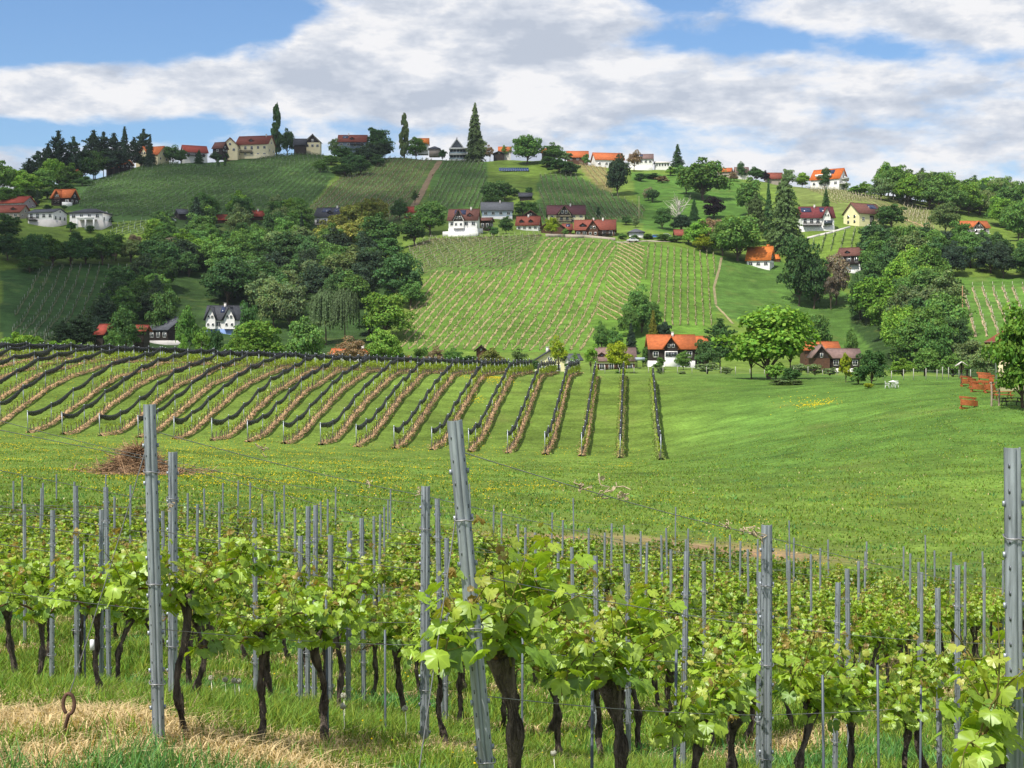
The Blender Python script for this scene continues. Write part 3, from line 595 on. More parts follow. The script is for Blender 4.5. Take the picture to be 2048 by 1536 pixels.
    T('broad', 'br', 522, top=632, w=112, d=300, label='wide bright green dome behind the netted rows')
    T('broad', 'br', 478, top=665, w=60, d=292, label='low bright green tree left of the wide green dome')
    T('broad', 'md', 612, top=630, w=84, d=305, label='green tree between the wide dome and the weeping birches')
    T('broad', 'dk', 738, top=620, w=60, py=670, label='dark tree left of the bright round one')
    T('open', 'bn', 700, top=670, w=80, d=292, label='brownish leafless-looking bush above the low orange roof')
    T('broad', 'br', 767, top=656, w=58, d=295, label='bright green tree right of the brownish bush')
    T('broad', 'dk', 252, top=610, w=62, d=330, label='green tree left of the dark timber barn')
    T('broad', 'md', 225, top=655, w=46, d=300, label='low green tree between the red roof and the barn')
    T('pine', 'bl', 160, top=628, w=74, d=335, label='black-green pine left of the red roof')
    T('pine', 'bl', 125, top=640, w=56, d=330, label='leftmost black-green pine above the netted rows')
    T('broad', 'bl', 190, top=632, w=50, d=345, label='dark tree behind the red roof')
    T('broad', 'md', 372, top=608, w=52, d=330, label='green tree between the dark barn and the white gabled house')
    T('broad', 'dk', 330, top=572, w=60, d=400, label='green tree behind the dark timber barn')
    T('broad', 'dk', 455, top=520, w=90, py=610, label='spreading dark tree behind the white gabled house')
    T('broad', 'dk', 495, top=600, w=40, d=350, label='dark tree touching the right side of the white gabled house')
    T('open', 'br', 405, top=652, w=46, d=300, label='light green thin tree in front of the white gabled house')
    T('open', 'br', 367, top=668, w=24, d=292, label='slim light tree right of the dark barn')
    T('broad', 'dk', 430, top=650, w=34, d=300, label='dark leafy bush under the white gabled house')
    for (px, top, w) in [(15, 672, 40), (42, 660, 44), (75, 668, 36), (108, 674, 40), (140, 676, 36), (160, 682, 24)]:
        T('shrub', 'br', px, top=top, w=w, d=262, region='behind the netted rows at left')
    # valley floor
    r = 'on the valley floor'
    for (px, top, w, c, k, d) in [(868, 690, 44, 'bn', 'open', 285), (905, 695, 50, 'md', 'broad', 300), (935, 708, 40, 'dk', 'shrub', 290), (980, 693, 54, 'ol', 'broad', 280), (840, 690, 46, 'md', 'broad', 310), (800, 702, 40, 'md', 'broad', 300), (1038, 694, 40, 'gy', 'open', 300), (1020, 718, 36, 'md', 'shrub', 280), (1060, 718, 40, 'dk', 'shrub', 275), (1150, 705, 24, 'br', 'open', 290), (1140, 722, 26, 'md', 'shrub', 280)]:
        T(k, c, px, top=top, w=w, d=d, region=r)
    T('open', 'yg', 1118, top=668, w=40, d=262, label='upright yellow-green tree before the cream house')
    T('open', 'br', 1182, top=686, w=32, d=262, label='slim green tree left of the pale brown-roofed house')
    T('broad', 'yg', 1237, top=680, w=50, d=265, label='yellow-green tree covering the pale brown-roofed house')
    T('full', 'md', 1283, top=574, w=70, d=420, label='tall green tree between the two halves of the central vineyard')
    T('full', 'md', 1262, top=610, w=50, d=415, label='green tree to the left of the tall one behind the orange-roofed farmhouse')
    T('full', 'md', 1305, top=600, w=40, d=418, label='green tree to the right of the tall one behind the farmhouse')
    T('spruce', 'bl', 1262, top=645, w=34, d=392, label='dark spruce left of the orange-roofed farmhouse')
    T('spruce', 'gd', 1306, top=620, w=34, d=400, label='golden conifer behind the orange-roofed farmhouse')
    T('broad', 'bl', 1328, top=638, w=36, d=402, label='dark round tree right of the golden conifer')
    T('broad', 'md', 1203, top=640, w=28, d=395, label='small green tree at the vineyard foot, left one of a pair')
    T('broad', 'md', 1228, top=652, w=38, d=395, label='small green tree at the vineyard foot, right one of a pair')
    T('pine', 'dk', 1440, top=636, w=72, d=330, label='dark shaggy conifer right of the orange-roofed farmhouse')
    T('broad', 'dk', 1412, top=672, w=50, d=325, label='dark green tree at the right end of the farmhouse roof')
    T('broad', 'md', 1366, top=701, w=30, d=330, label='small round-topped tree in front of the farmhouse door')
    T('shrub', 'md', 1320, top=712, w=20, d=340, label='clipped round bush by the white farmhouse wall')
    T('shrub', 'md', 1312, top=725, w=26, d=335, label='low bush in the farmhouse garden')
    T('shrub', 'md', 1291, top=692, w=20, d=372, label='green bush between carport and farmhouse')
    T('broad', 'br', 1538, top=606, w=172, py=758, dmin=100, label='big bright green tree at the edge of the lawn')
    T('open', 'yg', 1503, top=655, w=56, py=757.5, dmin=100, label='slender young tree standing in front of the big lawn tree')
    T('open', 'br', 1580, top=608, w=50, py=757, dmin=100, label='upper right limb-like tree behind the big lawn tree')
    T('shrub', 'br', 1552, top=722, w=42, py=761, dmin=100, label='rounded light bush under the big lawn tree')
    T('shrub', 'dk', 1582, top=732, w=38, py=763, dmin=100, label='dark bush in the flower bed by the lawn tree')
    T('shrub', 'gy', 1558, top=755, w=48, py=770, dmin=100, label='low grey-green bedding at the left of the lawn flower bed')
    T('shrub', 'gy', 1592, top=757, w=36, py=770, dmin=100, label='low grey-green bedding at the right of the lawn flower bed')
    T('broad', 'md', 1632, top=622, w=62, d=415, label='round orchard tree on the slope behind the barn')
    T('broad', 'md', 1600, top=640, w=36, d=410, label='smaller orchard tree left of the round one')
    T('broad', 'md', 1703, top=655, w=30, d=400, label='small orchard tree right of the round one')
    T('shrub', 'yg', 1692, top=702, w=26, py=765, dmin=100, label='yellow-green climbing plant left of the round garden tree')
    T('shrub', 'md', 1716, top=730, w=42, py=768, dmin=100, label='flowering bush under the round garden tree')
    T('broad', 'dk', 1744, top=692, w=58, py=769, dmin=100, label='round dense garden tree with yellowish top beside the white chairs')
    T('shrub', 'yg', 1737, top=762, w=22, py=776, dmin=100, label='small pale shrub at the foot of the round garden tree')
    r = 'along the garden fence'
    for (px, top, w, c) in [(1320, 732, 20, 'gy'), (1415, 722, 44, 'gy'), (1452, 730, 26, 'gy'), (1600, 722, 40, 'gy'), (1630, 726, 40, 'gy'), (1660, 732, 30, 'gy'), (1365, 740, 20, 'gy'), (1240, 738, 30, 'md'), (1265, 742, 24, 'gy')]:
        T('shrub', c, px, top=top, w=w, d=246, region=r)
    T('broad', 'br', 2046, top=606, w=124, py=816, dmin=90, label='large bright tree at the right edge over the dark benches')
    # right-hand woods
    KB = [('broad', 'md'), ('broad', 'br'), ('broad', 'md'), ('broad', 'gy'), ('broad', 'dk')]
    wood([(1725, 560), (1800, 520), (1890, 560), (1905, 690), (1960, 700), (1820, 745), (1780, 690), (1735, 660)], 34, (11, 16), KB, 'in the right valley wood', 9)
    T('blossom', 'wh', 1815, top=615, w=46, py=700, label='cream flowering tree in the right-hand wood')
    T('blossom', 'wh', 1850, top=636, w=28, py=698, label='smaller cream flowering tree right of the larger one')
    T('full', 'dk', 1720, top=548, w=50, py=640, label='dark tree at the left border of the right-hand wood')
    T('broad', 'gy', 1935, top=672, w=84, d=330, label='dull grey-green tree before the lower right vineyard')
    T('broad', 'gy', 1975, top=690, w=60, d=320, label='dull green tree left of the house corner at the right edge')
    T('broad', 'md', 1870, top=640, w=66, d=350, label='green tree in front of the cream flowering trees')
    T('broad', 'md', 1850, top=690, w=70, d=290, label='lower green tree right of the wooden posts fence')
    T('broad', 'br', 1805, top=715, w=50, d=280, label='bright low tree right of the garden tree')
    T('broad', 'md', 1905, top=705, w=60, d=285, label='green tree behind the little roofed notice post')
    wood([(1760, 385), (2090, 392), (2090, 440), (1930, 430), (1800, 412)], 62, (13, 17), [('broad', 'md'), ('broad', 'md'), ('broad', 'br'), ('broad', 'gy'), ('pine', 'dk')], 'in the right skyline forest', 10, 7.5)
    for (px, top, w) in [(1860, 357, 18), (1955, 369, 14), (1895, 366, 16), (1978, 372, 22), (2024, 370, 22), (2030, 372, 20)]:
        T('spruce', 'dk', px, top=top, w=w, py=395 if px < 1990 else 400, region='above the right skyline forest')
    wood([(1995, 440), (2100, 440), (2100, 495), (2010, 490)], 12, (13, 17), [('broad', 'md'), ('broad', 'br'), ('broad', 'dk')], 'on the slope at right edge', 12, 7)
    wood([(1700, 505), (1760, 490), (1860, 505), (1900, 545), (1720, 560)], 18, (8, 13), [('broad', 'dk'), ('broad', 'dk'), ('broad', 'gy'), ('broad', 'md')], 'below the yellow gable house', 13, 6)
    wood([(1850, 520), (1900, 505), (1990, 500), (2090, 520), (2090, 560), (1900, 555)], 20, (9, 13), [('broad', 'dk'), ('broad', 'dk'), ('broad', 'bl'), ('broad', 'md')], 'above the lower right vineyard', 14, 6)
    r = 'in the gardens at far right'
    for (px, py, top, w, c) in [(1830, 470, 452, 40, 'gy'), (1845, 500, 472, 26, 'dk'), (1885, 505, 472, 28, 'gd'), (1925, 500, 478, 36, 'gy'), (1865, 500, 468, 26, 'dk'), (1955, 508, 470, 44, 'md'), (1835, 480, 455, 26, 'dk'), (1990, 500, 462, 40, 'dk'), (1815, 500, 470, 24, 'md')]:
        T('broad', c, px, top=top, w=w, py=py, region=r)
    r = 'by the middle houses'
    for (px, py, top, w, c) in [(1012, 468, 432, 26, 'dk'), (988, 474, 452, 18, 'dk'), (975, 462, 448, 18, 'dk'), (1130, 472, 455, 14, 'md'), (1246, 478, 465, 22, 'md'), (1252, 450, 430, 22, 'dk'), (1272, 455, 432, 16, 'gy'), (1295, 478, 466, 22, 'md'), (1330, 482, 466, 36, 'md'), (1352, 484, 470, 30, 'md'), (1268, 482, 468, 24, 'md')]:
        T('broad', c, px, top=top, w=w, py=py, region=r)
    T('broad', 'yg', 1103, top=430, w=29, py=472, label='bright yellow-green upright tree between the red-roofed houses')
    r = 'among the pale houses on the left'
    for (px, py, top, w, c) in [(28, 452, 432, 30, 'dk'), (95, 420, 408, 20, 'dk'), (142, 464, 440, 22, 'dk'), (180, 466, 450, 22, 'dk'), (215, 450, 432, 22, 'dk'), (8, 445, 425, 26, 'dk'), (128, 420, 408, 14, 'dk')]:
        T('shrub', c, px, top=top, w=w, py=py, region=r)
def label_trees():
    kl = {'broad': 'leafy tree', 'open': 'thin-crowned tree', 'spruce': 'pointed conifer', 'pine': 'ragged conifer', 'shrub': 'bush', 'blossom': 'flowering tree', 'golden': 'tree', 'column': 'columnar conifer', 'weeping': 'weeping tree'}
    by = {}
    for t in TREES:
        o, kind, cn, px, region, label = t[:6]
        if label: tag(o, label, CATS.get(kind, 'tree'))
        else: by.setdefault((region, kind, cn), []).append(t)
    for (region, kind, cn), L_ in by.items():
        L_.sort(key=lambda t: t[3])
        for i, t in enumerate(L_):
            nm = '%s %s' % (cn, kl[kind])
            if len(L_) > 1: lab = '%s %s, %s from left %s' % (cn, kl[kind], ordn(i), region)
            else: lab = 'the only %s %s' % (nm, region)
            tag(t[0], lab, CATS.get(kind, 'tree'), ('conifers ' if kind in ('spruce', 'pine') else 'trees ' if kind != 'shrub' else 'bushes ')+region)
plant_trees(); label_trees()
# ------------------------------------------------------------------ houses
OR = (.42, .115, .035); RB = (.20, .055, .035); BR = (.13, .055, .042); MA = (.135, .028, .030); GR = (.085, .090, .105); DG_ = (.045, .048, .058); BO = (.55, .16, .03); RD = (.30, .055, .035); MV = (.20, .13, .115)
WH = (.78, .77, .74); CR = (.74, .66, .42); DW = (.030, .022, .018); PW = (.66, .62, .58); YC = (.76, .70, .40); BL = (.20, .30, .55); MW = (.10, .05, .03); ST = (.35, .30, .25)
def slab(mb, a, b, c, d, t, m=0):
    """roof slope: corner points a b c d (counterclockwise seen from outside) with thickness t below"""
    P = np.array([a, b, c, d], float); n = np.cross(P[1]-P[0], P[3]-P[0]); n /= np.linalg.norm(n); Q = P-n*t
    mb.add(np.concatenate([P, Q]), [(0, 1, 2, 3), (7, 6, 5, 4), (0, 4, 5, 1), (1, 5, 6, 2), (2, 6, 7, 3), (3, 7, 4, 0)], m)
def prism_wall(mb, x0, x1, y0, y1, z0, z1, zr, axis):
    """box with gable top; axis 'x': ridge along x (gables on the x ends)"""
    if axis == 'x':
        ym = (y0+y1)/2; v = [(x0, y0, z0), (x1, y0, z0), (x1, y1, z0), (x0, y1, z0), (x0, y0, z1), (x1, y0, z1), (x1, y1, z1), (x0, y1, z1), (x0, ym, zr), (x1, ym, zr)]
        mb.add(v, [(0, 1, 5, 4), (2, 3, 7, 6)]); mb.add(v, [(1, 2, 6, 9, 5), (3, 0, 4, 8, 7)])
    else:
        xm = (x0+x1)/2; v = [(x0, y0, z0), (x1, y0, z0), (x1, y1, z0), (x0, y1, z0), (x0, y0, z1), (x1, y0, z1), (x1, y1, z1), (x0, y1, z1), (xm, y0, zr), (xm, y1, zr)]
        mb.add(v, [(1, 2, 6, 5), (3, 0, 4, 7)]); mb.add(v, [(0, 1, 5, 8, 4), (2, 3, 7, 9, 6)])
def gable_roof(mb, x0, x1, y0, y1, ze, zr, axis, t=.22):
    if axis == 'x':
        ym = (y0+y1)/2
        slab(mb, (x0, y0, ze), (x1, y0, ze), (x1, ym, zr), (x0, ym, zr), t); slab(mb, (x1, y1, ze), (x0, y1, ze), (x0, ym+.002, zr), (x1, ym+.002, zr), t)
    else:
        xm = (x0+x1)/2
        slab(mb, (x0, y1, ze), (x0, y0, ze), (xm, y0, zr), (xm, y1, zr), t); slab(mb, (x1, y0, ze), (x1, y1, ze), (xm+.002, y1, zr), (xm+.002, y0, zr), t)
def window(par, cx, y, cz, w, h, face='f', frame=WH, shut=None, arch=False):
    f = MB(); p = MB(); t = max(.07, w*.09)
    def B(mb, a, b, c, sa, sb, sc):
        if face == 'f': mb.box(cx+a, y+b, cz+c, sa, sb, sc)
        else: mb.box(y-b, cx+a, cz+c, sb, sa, sc)
    for a, c, sa, sc in ((-w/2, 0, t, h+t), (w/2, 0, t, h+t), (0, h/2, w-t, t), (0, -h/2, w-t, t)): B(f, a, -.05, c, sa, .11, sc)
    if w > 1.0: B(f, 0, -.05, 0, t*.7, .10, h-t)
    B(p, 0, -.022, 0, w-t*.9, .035, h-t*.9)
    fo = f.obj('window', paint('frame', frame), par); p.obj('pane', M_glass, fo)
    if shut:
        for s in (-1, 1):
            q = MB(); 
            if face == 'f': q.box(cx+s*(w*.8), y-.04, cz, w*.5, .07, h)
            else: q.box(y+.04, cx+s*(w*.8), cz, .07, w*.5, h)
            q.obj('shutter', paint('wood', shut), fo)
def house(label, xl, xr, yr, ye, yb, roof=OR, wall=WH, gab=None, low=None, lowf=0.0, axis='x', rot=0, dep=None, win=(3, 1), swin=2, cg=(), dm=(), ch=(), so=(), bal=(), d=None, cat='house', name='house', hip=False, oh=.6, below=3.0, winc=WH, shut=None, extra=None, door=False, group=None, kind=None):
    xc = (xl+xr)/2
    if d is None: x, D, z = hit(xc, yb)
    else: x, D, z = at(xc, d); z = min(z, 1e9)
    k = D/F; zb = (HY-yb)*k
    if d is not None: zb = (HY-yb)*k
    o = empty(name, (x, D, zb), R(rot), label, cat, group)
    Wt = (xr-xl)*k; hw = (yb-ye)*k; hr = (ye-yr)*k
    if rot: Wt = Wt*.86
    w = Wt-2*oh*.9; dep = dep or max(5.5, min(11, w*.75)); x0, x1, y0, y1 = -w/2, w/2, 0.0, dep
    zr = hw+hr; lowh = hw*lowf; gt = .25
    wb = MB()
    slope = hr/((dep/2+oh) if axis == 'x' else (w/2+oh))
    we = hw+oh*slope*.95-.12
    if hip: wb.box(0, dep/2, (hw-below)/2+.0, w, dep, hw+below)
    else: prism_wall(wb, x0, x1, y0, y1, lowh if low else -below, we-.08, zr-.30, axis)
    wm = paint('wood' if sum(wall) < .35 else 'wall', wall); wo = wb.obj('wall', wm, o)
    if low:
        lb = MB(); lb.box(0, dep/2-.06, (lowh-below)/2, w+.12, dep+.12, lowh+below); lb.obj('lower_wall', paint('wall' if sum(low) > .35 else 'wood', low), o)
    if gab and axis == 'y':
        g = MB(); g.add([(x0+.1, -.05, we-.6), (x1-.1, -.05, we-.6), (0, -.05, zr-.45), (x0+.1, .02, we-.6), (x1-.1, .02, we-.6), (0, .02, zr-.45)], [(0, 1, 2), (5, 4, 3)]); g.obj('gable_cladding', paint('wood', gab), o)
    if gab and axis == 'x':
        for s in (-1, 1):
            g = MB(); xx = s*(w/2+.04); g.add([(xx, .1, hw), (xx, dep-.1, hw), (xx, dep/2, zr-.45), (xx-s*.06, .1, hw), (xx-s*.06, dep-.1, hw), (xx-s*.06, dep/2, zr-.45)], [(0, 1, 2), (5, 4, 3), (0, 2, 5, 3)][:2]); g.obj('gable_cladding', paint('wood', gab), o)
    rb = MB(); rm = paint('roof', roof)
    if hip:
        a, b, c_, d_ = (x0-oh, y0-oh, hw), (x1+oh, y0-oh, hw), (x1+oh, y1+oh, hw), (x0-oh, y1+oh, hw); q = min(w, dep)/2*.9
        e, f_ = (x0+q, dep/2, zr), (x1-q+.01, dep/2, zr)
        rb.add([a, b, c_, d_, e, f_]+[(p[0], p[1], p[2]-.25) for p in (a, b, c_, d_)], [(0, 1, 5, 4), (2, 3, 4, 5), (0, 6, 7, 1), (1, 7, 8, 2), (2, 8, 9, 3), (3, 9, 6, 0), (9, 8, 7, 6)]); rb.add([a, b, c_, d_, e, f_], [(1, 2, 5), (3, 0, 4)])
    else: gable_roof(rb, x0-oh, x1+oh, y0-oh, y1+oh, hw, zr, axis)
    ro = rb.obj('roof', rm, o)
    # ridge cap and gutter
    if not hip:
        q = MB()
        if axis == 'x': q.bar((x0-oh, dep/2, zr+.02), (x1+oh, dep/2, zr+.02), .22, .14)
        else: q.bar((0, y0-oh, zr+.02), (0, y1+oh, zr+.02), .22, .14)
        q.obj('ridge_cap', rm, ro)
    def onroof(fx, fz):   # point on the front slope
        if axis == 'x':
            yy = -oh+(dep/2+oh)*fz; return (x0+w*fx, yy, hw+hr*fz)
        xx = x0-oh+(w/2+oh)*fz; return (xx, dep*fx, hw+hr*fz)
    for c in ch:
        p = onroof(c, .86); q = MB(); q.box(p[0], p[1]+.3, zr-.1, .6, .6, 1.5); q.box(p[0], p[1]+.3, zr+.68, .75, .75, .12); q.obj('chimney', paint('wall', PW), ro)
    n = unit(np.array((0, -(hr), dep/2+oh))) if axis == 'x' else None
    for (fx, wf) in so:
        if axis != 'x': continue
        sb = MB(); za, zb_ = .50, .90; xa, xb = x0+w*(fx-wf/2), x0+w*(fx+wf/2)
        P = [np.array((xx, onroof(0, zz)[1], onroof(0, zz)[2]))+n*.10 for xx, zz in ((xa, za), (xb, za), (xb, zb_), (xa, zb_))]
        slab(sb, *P, .08); so_ob = sb.obj('solar_panel', paint('panel', (.02, .03, .075)), ro)
    for it in dm:
        fx = it; p = onroof(fx, .30); dw = min(2.2, w*.13)+.4; dhh = hr*.34
        q = MB(); prism_wall(q, p[0]-dw/2, p[0]+dw/2, p[1], p[1]+2.2, p[2]-.5, p[2]+dhh*.5, p[2]+dhh, 'y'); do = q.obj('dormer', paint('wood', gab or BR), ro)
        q = MB(); gable_roof(q, p[0]-dw/2-.3, p[0]+dw/2+.3, p[1]-.3, p[1]+2.6, p[2]+dhh*.42, p[2]+dhh*1.1, 'y', .12); q.obj('dormer_roof', rm, do)
        q = MB(); q.box(p[0], p[1]-.03, p[2]+dhh*.30, dw*.5, .05, dhh*.42); q.obj('pane', M_glass, do)
    for (fx, wf, gcol) in cg:
        cw = w*wf; cx = x0+w*fx; zt = hw+hr*.92; q = MB(); yo = -.9
        prism_wall(q, cx-cw/2+.4, cx+cw/2-.4, yo, dep/2, lowh if low else -below, hw-.1+.3, zt-.35, 'y'); cm = paint('wall', wall); co = q.obj('cross_gable', cm, o)
        if gcol:
            q = MB(); v = [(cx-cw/2+.45, yo-.05, hw-.3), (cx+cw/2-.45, yo-.05, hw-.3), (cx, yo-.05, zt-.45)]; v += [(a, b+.04, c) for a, b, c in v]; q.add(v, [(0, 1, 2), (5, 4, 3)]); q.obj('gable_cladding', paint('wood', gcol), co)
        q = MB(); gable_roof(q, cx-cw/2-.3, cx+cw/2+.3, yo-.7, dep/2+.0, hw-.05, zt, 'y', .2); q.obj('cross_roof', rm, co)
        ww = min(1.1, cw*.16)
        for s in (-1, 1): window(co, cx+s*cw*.13, yo-.06, hw+hr*.22, ww, ww*1.25, frame=winc)
        if hw-lowh > 2.0:
            for s in (-1, 1): window(co, cx+s*cw*.2, yo, lowh+(hw-lowh)*.5, ww*1.1, ww*1.3, frame=winc)
    nc, nr = win; zones = []
    base0 = lowh if (low and nr == 1) else 0
    for r in range(nr):
        zz = base0+(hw-base0)*(r+.55)/nr; hh = min(1.4, (hw-base0)/nr*.5)
        for c in range(nc):
            fx = (c+.5)/nc
            if any(abs(fx-g[0]) < g[1]*.5 for g in cg): continue
            cxw = x0+w*fx; inb = any(b[0] < fx < b[1] for b in bal)
            window(o, cxw, (-.06 if (low and r == 0 and nr > 1) else 0)-.001, zz, min(1.3, w/nc*.5), hh*(1.3 if inb else 1), frame=winc, shut=shut)
    if axis == 'y':
        window(o, 0, -.05 if gab else -.001, hw+hr*.2, min(1.2, w*.15), min(1.3, hr*.3), frame=winc)
    for s in range(swin):
        yy = dep*(s+.5)/swin
        if rot <= 0: window(o, yy, w/2+.002, hw*.6, 1.0, min(1.3, hw*.3), face='s', frame=winc)
    if axis == 'x' and swin and rot < 0:
        window(o, dep/2, w/2+.05, hw+hr*.25, 1.0, min(1.2, hr*.28), face='s', frame=winc)
    for (fa, fb, fz) in bal:
        q = MB(); xa, xb = x0+w*fa, x0+w*fb; z0 = hw*fz; q.box((xa+xb)/2, -.7, z0, xb-xa, 1.4, .18)
        q.box((xa+xb)/2, -1.36, z0+1.0, xb-xa, .08, .09)
        for kx in np.arange(xa+.1, xb, .28): q.box(kx, -1.36, z0+.52, .14, .05, .9)
        q.obj('balcony', paint('wood', gab or DW), o)
    if door:
        q = MB(); q.box(x0+w*.5, -.04, 1.05, 1.0, .09, 2.1); q.obj('door', paint('wood', MW), o)
    if extra: extra(o, w, dep, hw, hr, zr)
    return o
def white_garage(o, w, dep, hw, hr, zr):
    q = MB(); q.box(w*.42, -1.2, hw*.18-.5, w*.35, 3.0, hw*.36+1); q.obj('garage', paint('wall', WH), o)
def terrace_white(o, w, dep, hw, hr, zr):
    q = MB(); q.box(w*.05, -2.2, -.4, w*1.02, 3.6, 2.6); q.obj('terrace', paint('wall', WH), o)
    for i in range(3): pass
def arcade(o, w, dep, hw, hr, zr):
    q = MB(); q.box(w*.1, -1.5, hw*.50, w*.55, 2.8, .25)
    for i in range(3): q.box(w*(-.16+.26*i), -2.75, hw*.24-.5, .55, .4, hw*.5+1)
    q.box(w*.1, -2.85, hw*.60, w*.55, .1, .9); q.obj('arcade', paint('wall', WH), o)
def carved_porch(o, w, dep, hw, hr, zr):
    q = MB(); gable_roof(q, -w*.12, w*.22, -3.2, 0.2, hw*.62, hw*.9, 'y', .15); q.obj('porch_roof', paint('roof', RB), o)
def glazed(o, w, dep, hw, hr, zr):
    q = MB(); q.box(w*.30, -1.02, hw*.62, w*.26, .08, hw*.38); q.obj('glazing', M_glass, o)
def build_houses():
    H = house
    H('small dark timber house with orange roof and front gable above the pale houses', 94, 149, 377, 396, 411, OR, DW, gab=DW, cg=[(.36, .42, MW)], win=(3, 1), bal=[(.1, .6, .45)], rot=-14, extra=white_garage, ch=[])
    H('house with red-brown roof and mauve wall at the left edge, upper one', -12, 58, 391, 406, 418, RD, (.35, .30, .33), rot=-16, win=(3, 1))
    H('long house with brown-red roof at the left edge, lower one in front', -30, 49, 408, 425, 437, RB, ST, win=(4, 1), dm=[.75], rot=-10)
    H('white house with grey roof and dark balcony on the left', 44, 119, 416, 425, 452, GR, WH, low=PW, lowf=.45, rot=-18, win=(4, 1), swin=3, bal=[(.02, .38, .45)], gab=None)
    H('cream white house with dark hipped roof and arched terrace', 129, 213, 415, 425, 455, DG_, WH, hip=True, win=(4, 1), low=PW, lowf=.48, extra=arcade, rot=-8, swin=2)
    H('low open shed with pale roof edge at the far left', -4, 26, 377, 380, 389, PW, DW, win=(0, 0), swin=0, cat='shed', name='shed')
    H('low orange roof among trees under the left conifers', 105, 155, 337, 347, 354, OR, DW, win=(3, 1), rot=-8)
    H('tiny orange-roofed shed left of the dark gabled one', 207, 231, 328, 337, 342, OR, DW, win=(1, 0), swin=0, rot=-25, cat='shed', name='shed')
    H('small dark gabled house with orange roof beside the cream house on the left ridge', 222, 259, 320, 329, 338, OR, DW, win=(2, 1), rot=-28, gab=DW)
    H('cream house with bright orange roof and front gable on the left ridge', 261, 326, 291, 311, 326, OR, CR, cg=[(.40, .40, None)], win=(3, 1), rot=-22, swin=2)
    H('white gabled house with red roof at the left of the long cream house', 363, 421, 289, 305, 317, RD, WH, win=(3, 1), rot=24, swin=0, bal=[(.1, .9, .5)])
    H('dark brown roofs between the red-roofed house and the long cream house', 420, 450, 283, 297, 306, BR, DW, win=(1, 1), rot=-20)
    H('long cream house with brown-red roof and white dormer on the ridge', 462, 545, 269, 289, 317, RB, CR, dm=[.45], win=(5, 2), rot=-12, ch=[.85], bal=[(.15, .55, .45)], low=CR, lowf=.3)
    H('cream gable wing at the left end of the long ridge house', 443, 477, 275, 291, 309, RB, CR, axis='y', win=(2, 1), swin=1)
    H('small cream house with dark timber gable on the ridge', 608, 642, 268, 284, 300, DW, CR, gab=DW, axis='y', win=(3, 1), swin=1)
    H('dark barn roof left of the small cream gable house', 586, 612, 276, 290, 299, DG_, DW, win=(1, 0), swin=0, name='barn', cat='barn')
    H('house with brown-red roof, dormer and blue-grey front on the ridge', 674, 733, 267, 284, 295, RB, (.16, .2, .25), dm=[.5], win=(4, 1), so=[(.25, .2)], ch=[.35], bal=[(.45, .95, .5)])
    H('bright orange roof half hidden by a low tree on the ridge', 833, 858, 275, 288, 297, BO, WH, win=(1, 1), swin=1)
    H('low grey pyramid-roofed hut on the ridge', 856, 881, 291, 297, 301, GR, ST, hip=True, win=(1, 0), swin=0, name='hut', cat='hut')
    H('orange-roofed house right of the tall narrow conifer', 996, 1023, 292, 303, 312, OR, PW, win=(2, 1))
    H('low dark shed left of the orange roof by the tall conifer', 985, 1010, 302, 307, 313, DG_, DW, win=(1, 0), swin=0, axis='y', name='shed', cat='shed')
    H('orange roof peeping out right of the big round ridge tree', 1080, 1098, 295, 306, 318, OR, DW, win=(1, 0), swin=0, rot=-20)
    H('orange-roofed barn on the ridge with timber front', 1133, 1178, 300, 315, 322, OR, MW, win=(3, 1), name='barn', cat='barn')
    H('long orange-roofed white farm building on the ridge', 1184, 1256, 303, 320, 336, OR, WH, win=(4, 1), rot=10, swin=0)
    H('white house with grey-brown roof on the ridge mound', 1254, 1311, 306, 318, 340, MV, WH, low=WH, lowf=.4, win=(5, 2), so=[(.45, .25)], rot=-6)
    H('low white building with orange lean-to right of the white ridge house', 1309, 1341, 322, 325, 335, PW, WH, win=(5, 1), swin=0)
    H('orange roof behind the largest slope tree', 1431, 1465, 335, 344, 350, OR, ST, win=(2, 0), rot=-20, swin=1)
    H('small house with dull red-brown roof behind ridge trees', 1470, 1499, 333, 345, 354, MV, PW, win=(2, 1))
    H('dull red roof between ridge trees', 1532, 1567, 344, 358, 362, RB, ST, win=(2, 0), swin=0)
    def balc(o, w, dep, hw, hr, zr):
        for i, zz in enumerate((hw*.42, hw*1.05)):
            q = MB(); q.box(w/2+.9, dep/2, zz, 1.8, dep*(.95-.35*i), .2); q.box(w/2+1.75, dep/2, zz+.55, .08, dep*(.95-.35*i), .9); q.obj('balcony', paint('wall', WH), o)
        q = MB(); q.box(-w*.05, -.10, hw+hr*.36, w*.55, .9, hr*.2); d_ = q.obj('dormer', paint('wall', WH), o)
        q = MB(); q.box(-w*.05, -.56, hw+hr*.36, w*.35, .05, hr*.1); q.obj('pane', M_glass, d_)
    H('white house with steep bright orange roof and white balconies at the right of the ridge', 1612, 1687, 336, 359, 376, (.50, .12, .02), WH, rot=-34, so=[(.55, .4)], win=(4, 1), swin=3, extra=balc, dep=11)
    def stair(o, w, dep, hw, hr, zr):
        q = MB(); q.box(w*.62, -1.2, -.6, w*.5, 2.0, 2.6); q.obj('garden_wall', paint('wall', WH), o)
    H('maroon-roofed white house with tall glazed front gable', 1601, 1671, 411, 436, 462, MA, WH, cg=[(.76, .30, None)], win=(5, 2), low=WH, lowf=.4, so=[(.18, .32), (.76, .32)], ch=[.46], bal=[(.02, .6, .42)], gab=DW, extra=glazed)
    H('pale yellow house with brown roof and its gable towards the left', 1702, 1783, 405, 428, 452, BR, YC, rot=30, win=(3, 1), so=[(.75, .3)], swin=0, extra=lambda o, w, dep, hw, hr, zr: yellow_gable(o, w, dep, hw, hr, zr), dep=9)
